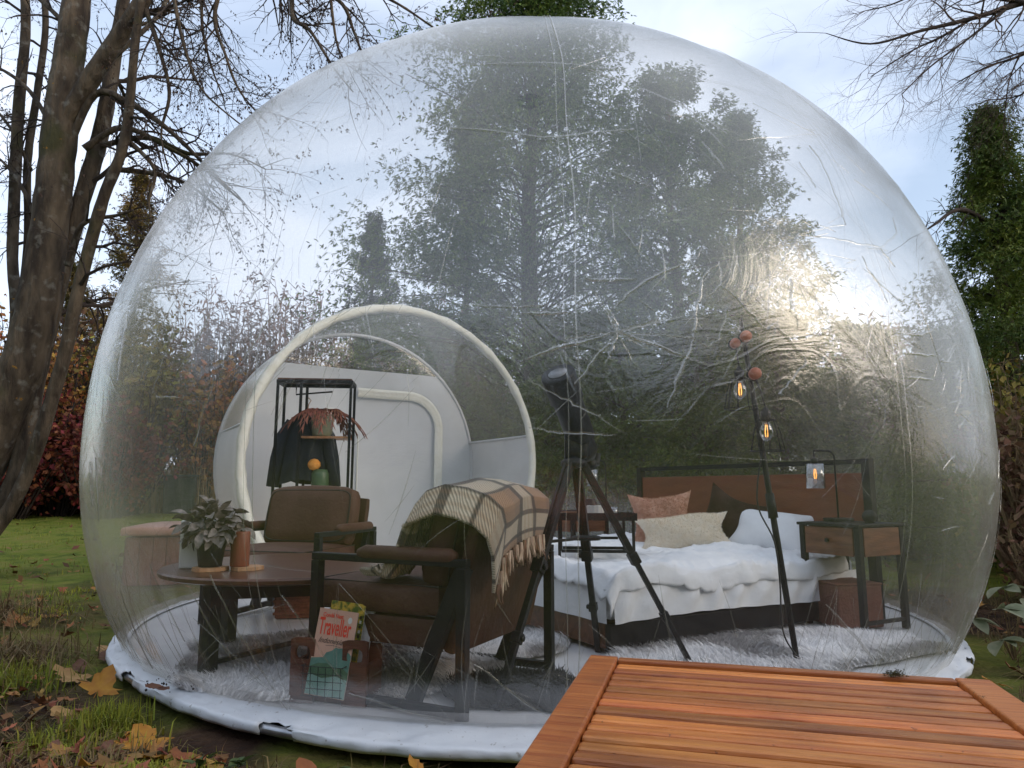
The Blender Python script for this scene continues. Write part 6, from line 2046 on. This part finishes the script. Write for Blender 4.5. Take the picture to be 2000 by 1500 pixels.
L_ = [
    ('maple_leaf', 'large yellow maple leaf overlapping another beside the front skirt', -1.17, 2.325, .10, 30, 'maple_y', 'maple', (.25, .1)),
    ('maple_leaf', 'large yellow maple leaf in front of its overlapping neighbour', -1.06, 2.20, .10, 200, 'maple_y', 'maple', (.2, -.15)),
    ('fallen_leaf', 'reddish brown leaf left of the two yellow maple leaves', -1.20, 2.235, .055, 70, 'leaf_b', 'oval', (.3, .2)),
    ('fallen_leaf', 'broad orange brown leaf on the soil below the skirt gap', -.925, 2.17, .085, 100, 'leaf_o', 'oval', (.2, .1)),
    ('maple_leaf', 'bright yellow leaf touching the left tip of the skirt', -1.66, 2.93, .095, 15, 'maple_y', 'maple', (.5, .3)),
    ('fallen_leaf', 'buff coloured pair of leaf halves on soil left of the yellow leaf', -1.85, 3.08, .10, 80, 'leaf_p', 'maple', (.25, .1)),
    ('maple_leaf', 'large orange leaf at the left picture edge in the lower corner', -1.585, 2.30, .085, 120, 'leaf_o', 'maple', (.25, .3)),
    ('fallen_leaf', 'rust orange upright leaf at the left edge above the dark soil', -2.03, 2.88, .06, 140, 'leaf_o', 'oval', (.6, .2)),
    ('fallen_leaf', 'small rust leaf near the bottom left on green grass', -1.36, 2.21, .045, 60, 'leaf_b', 'oval', (.5, .1)),
    ('fallen_leaf', 'pale pinkish brown dead leaf in the middle of the bare soil', -1.58, 2.60, .06, 95, 'leaf_p', 'oval', (.3, -.2)),
    ('maple_leaf', 'yellow maple leaf cut by the bottom picture edge at left', -1.11, 2.02, .075, 160, 'maple_y', 'maple', (.3, .1)),
    ('maple_leaf', 'yellow leaf standing against the front skirt near the picture bottom', -.235, 2.02, .085, 80, 'maple_y', 'maple', (.9, .1)),
    ('fallen_leaf', 'brown orange leaf tucked under the front skirt right of the gap', -.56, 2.06, .07, 60, 'leaf_o', 'oval', (.6, .2)),
    ('fallen_leaf', 'curled red brown leaf on the grass beside the left tent wall', -1.95, 3.48, .055, 30, 'leaf_b', 'oval', (.3, .2)),
    ('fallen_leaf', 'pale yellow leaf on the worn turf left of the tent', -2.05, 3.62, .05, 30, 'leaf_p', 'oval', (.2, .2)),
    ('fallen_leaf', 'dull red leaf on the turf above the dark soil', -1.95, 3.27, .05, 30, 'leaf_b', 'oval', (.35, .2)),
    ('fallen_leaf', 'small tan leaf on bare soil right of the pinkish one', -1.40, 2.52, .045, 10, 'leaf_p', 'oval', (.35, .2)),
    ('fallen_leaf', 'tan leaf lying on dark soil above the green tuft', -1.45, 2.45, .035, 80, 'leaf_o', 'oval', (.35, .1)),
    ('fallen_leaf', 'yellow leaf on the ground behind the right end of the table', 2.0, 3.0, .06, 80, 'maple_y', 'maple', (.35, .1)),
    ('fallen_leaf', 'orange leaf on dark soil at the right skirt tip', 2.22, 3.18, .06, 80, 'leaf_o', 'oval', (.5, .1)),
]
for i, (nm, lb, x_, y_, s_, ro, mt, sh, tl) in enumerate(L_):
    maple(nm, lb, x_, y_, s_, ro, M[mt], sh, 200 + i, None, tl)
maple('fallen_leaf', 'brown leaf lying on the white skirt at the left', -1.27, 2.61, .05, 70, M['leaf_b'], 'oval', 300, .055, (.1, .1), .008)
# little weeds by the skirt gap
M['weed'] = mat('small_weed_leaf', (0.055, 0.095, 0.025), (0.11, 0.15, 0.05), 20, .6, trans=.2)
wl = leaf_mesh('leaf', .05, .014, .10); wl.materials.append(M['weed'])
def weed(label, x, y, n, seed):
    r_ = random.Random(seed)
    t = thing('weed', label, 'plant', (x, y, gz(x, y)), 0, 'small weeds along the front skirt')
    for k in range(n):
        o = bpy.data.objects.new('leaf', wl); col.objects.link(o); o.parent = t
        o.location = (r_.gauss(0, .012), r_.gauss(0, .012), .012 + .03 * r_.random())
        o.rotation_euler = (r_.gauss(0, .3), r_.uniform(-1.0, -.1), r_.uniform(0, 6.28))
        o.scale = [r_.uniform(.6, 1.2)] * 3
    MB().tube([(0, 0, -.01), (.002, 0, .02), (0, .003, .045)], .0016, 4).build('stem', M['weed'], t)
weed('small broad leaved weed just below the skirt gap', -.78, 2.10, 12, 1)
weed('small weed at the bottom edge left of the front leaf', -.42, 2.03, 10, 2)
weed('tiny weed by the orange leaf under the skirt', -.88, 2.10, 7, 3)

# wooded edge of the garden on the near side, mirrored in the film
wd = np.random.default_rng(77)
n = 6400
ang = wd.uniform(math.radians(148), math.radians(356), n)
rad = wd.uniform(13, 19, n)
hh = 5.6 + 1.6 * np.sin(ang * 7) + 1.2 * np.sin(ang * 17)
zz = wd.uniform(0, 1, n) ** .8 * hh
C = np.stack([np.cos(ang) * rad, 2 + np.sin(ang) * rad, zz], 1)
D = wd.normal(size=(n, 3)) + np.array([0, 0, -.2])
V, F = spray_cloud(C, D, .75, wd, 'leaf', 4)
o = link('woodland', np_mesh('woodland', V, F), M['thuja_low'], kind='stuff'); o['label'] = 'dark wooded garden edge behind the viewer'
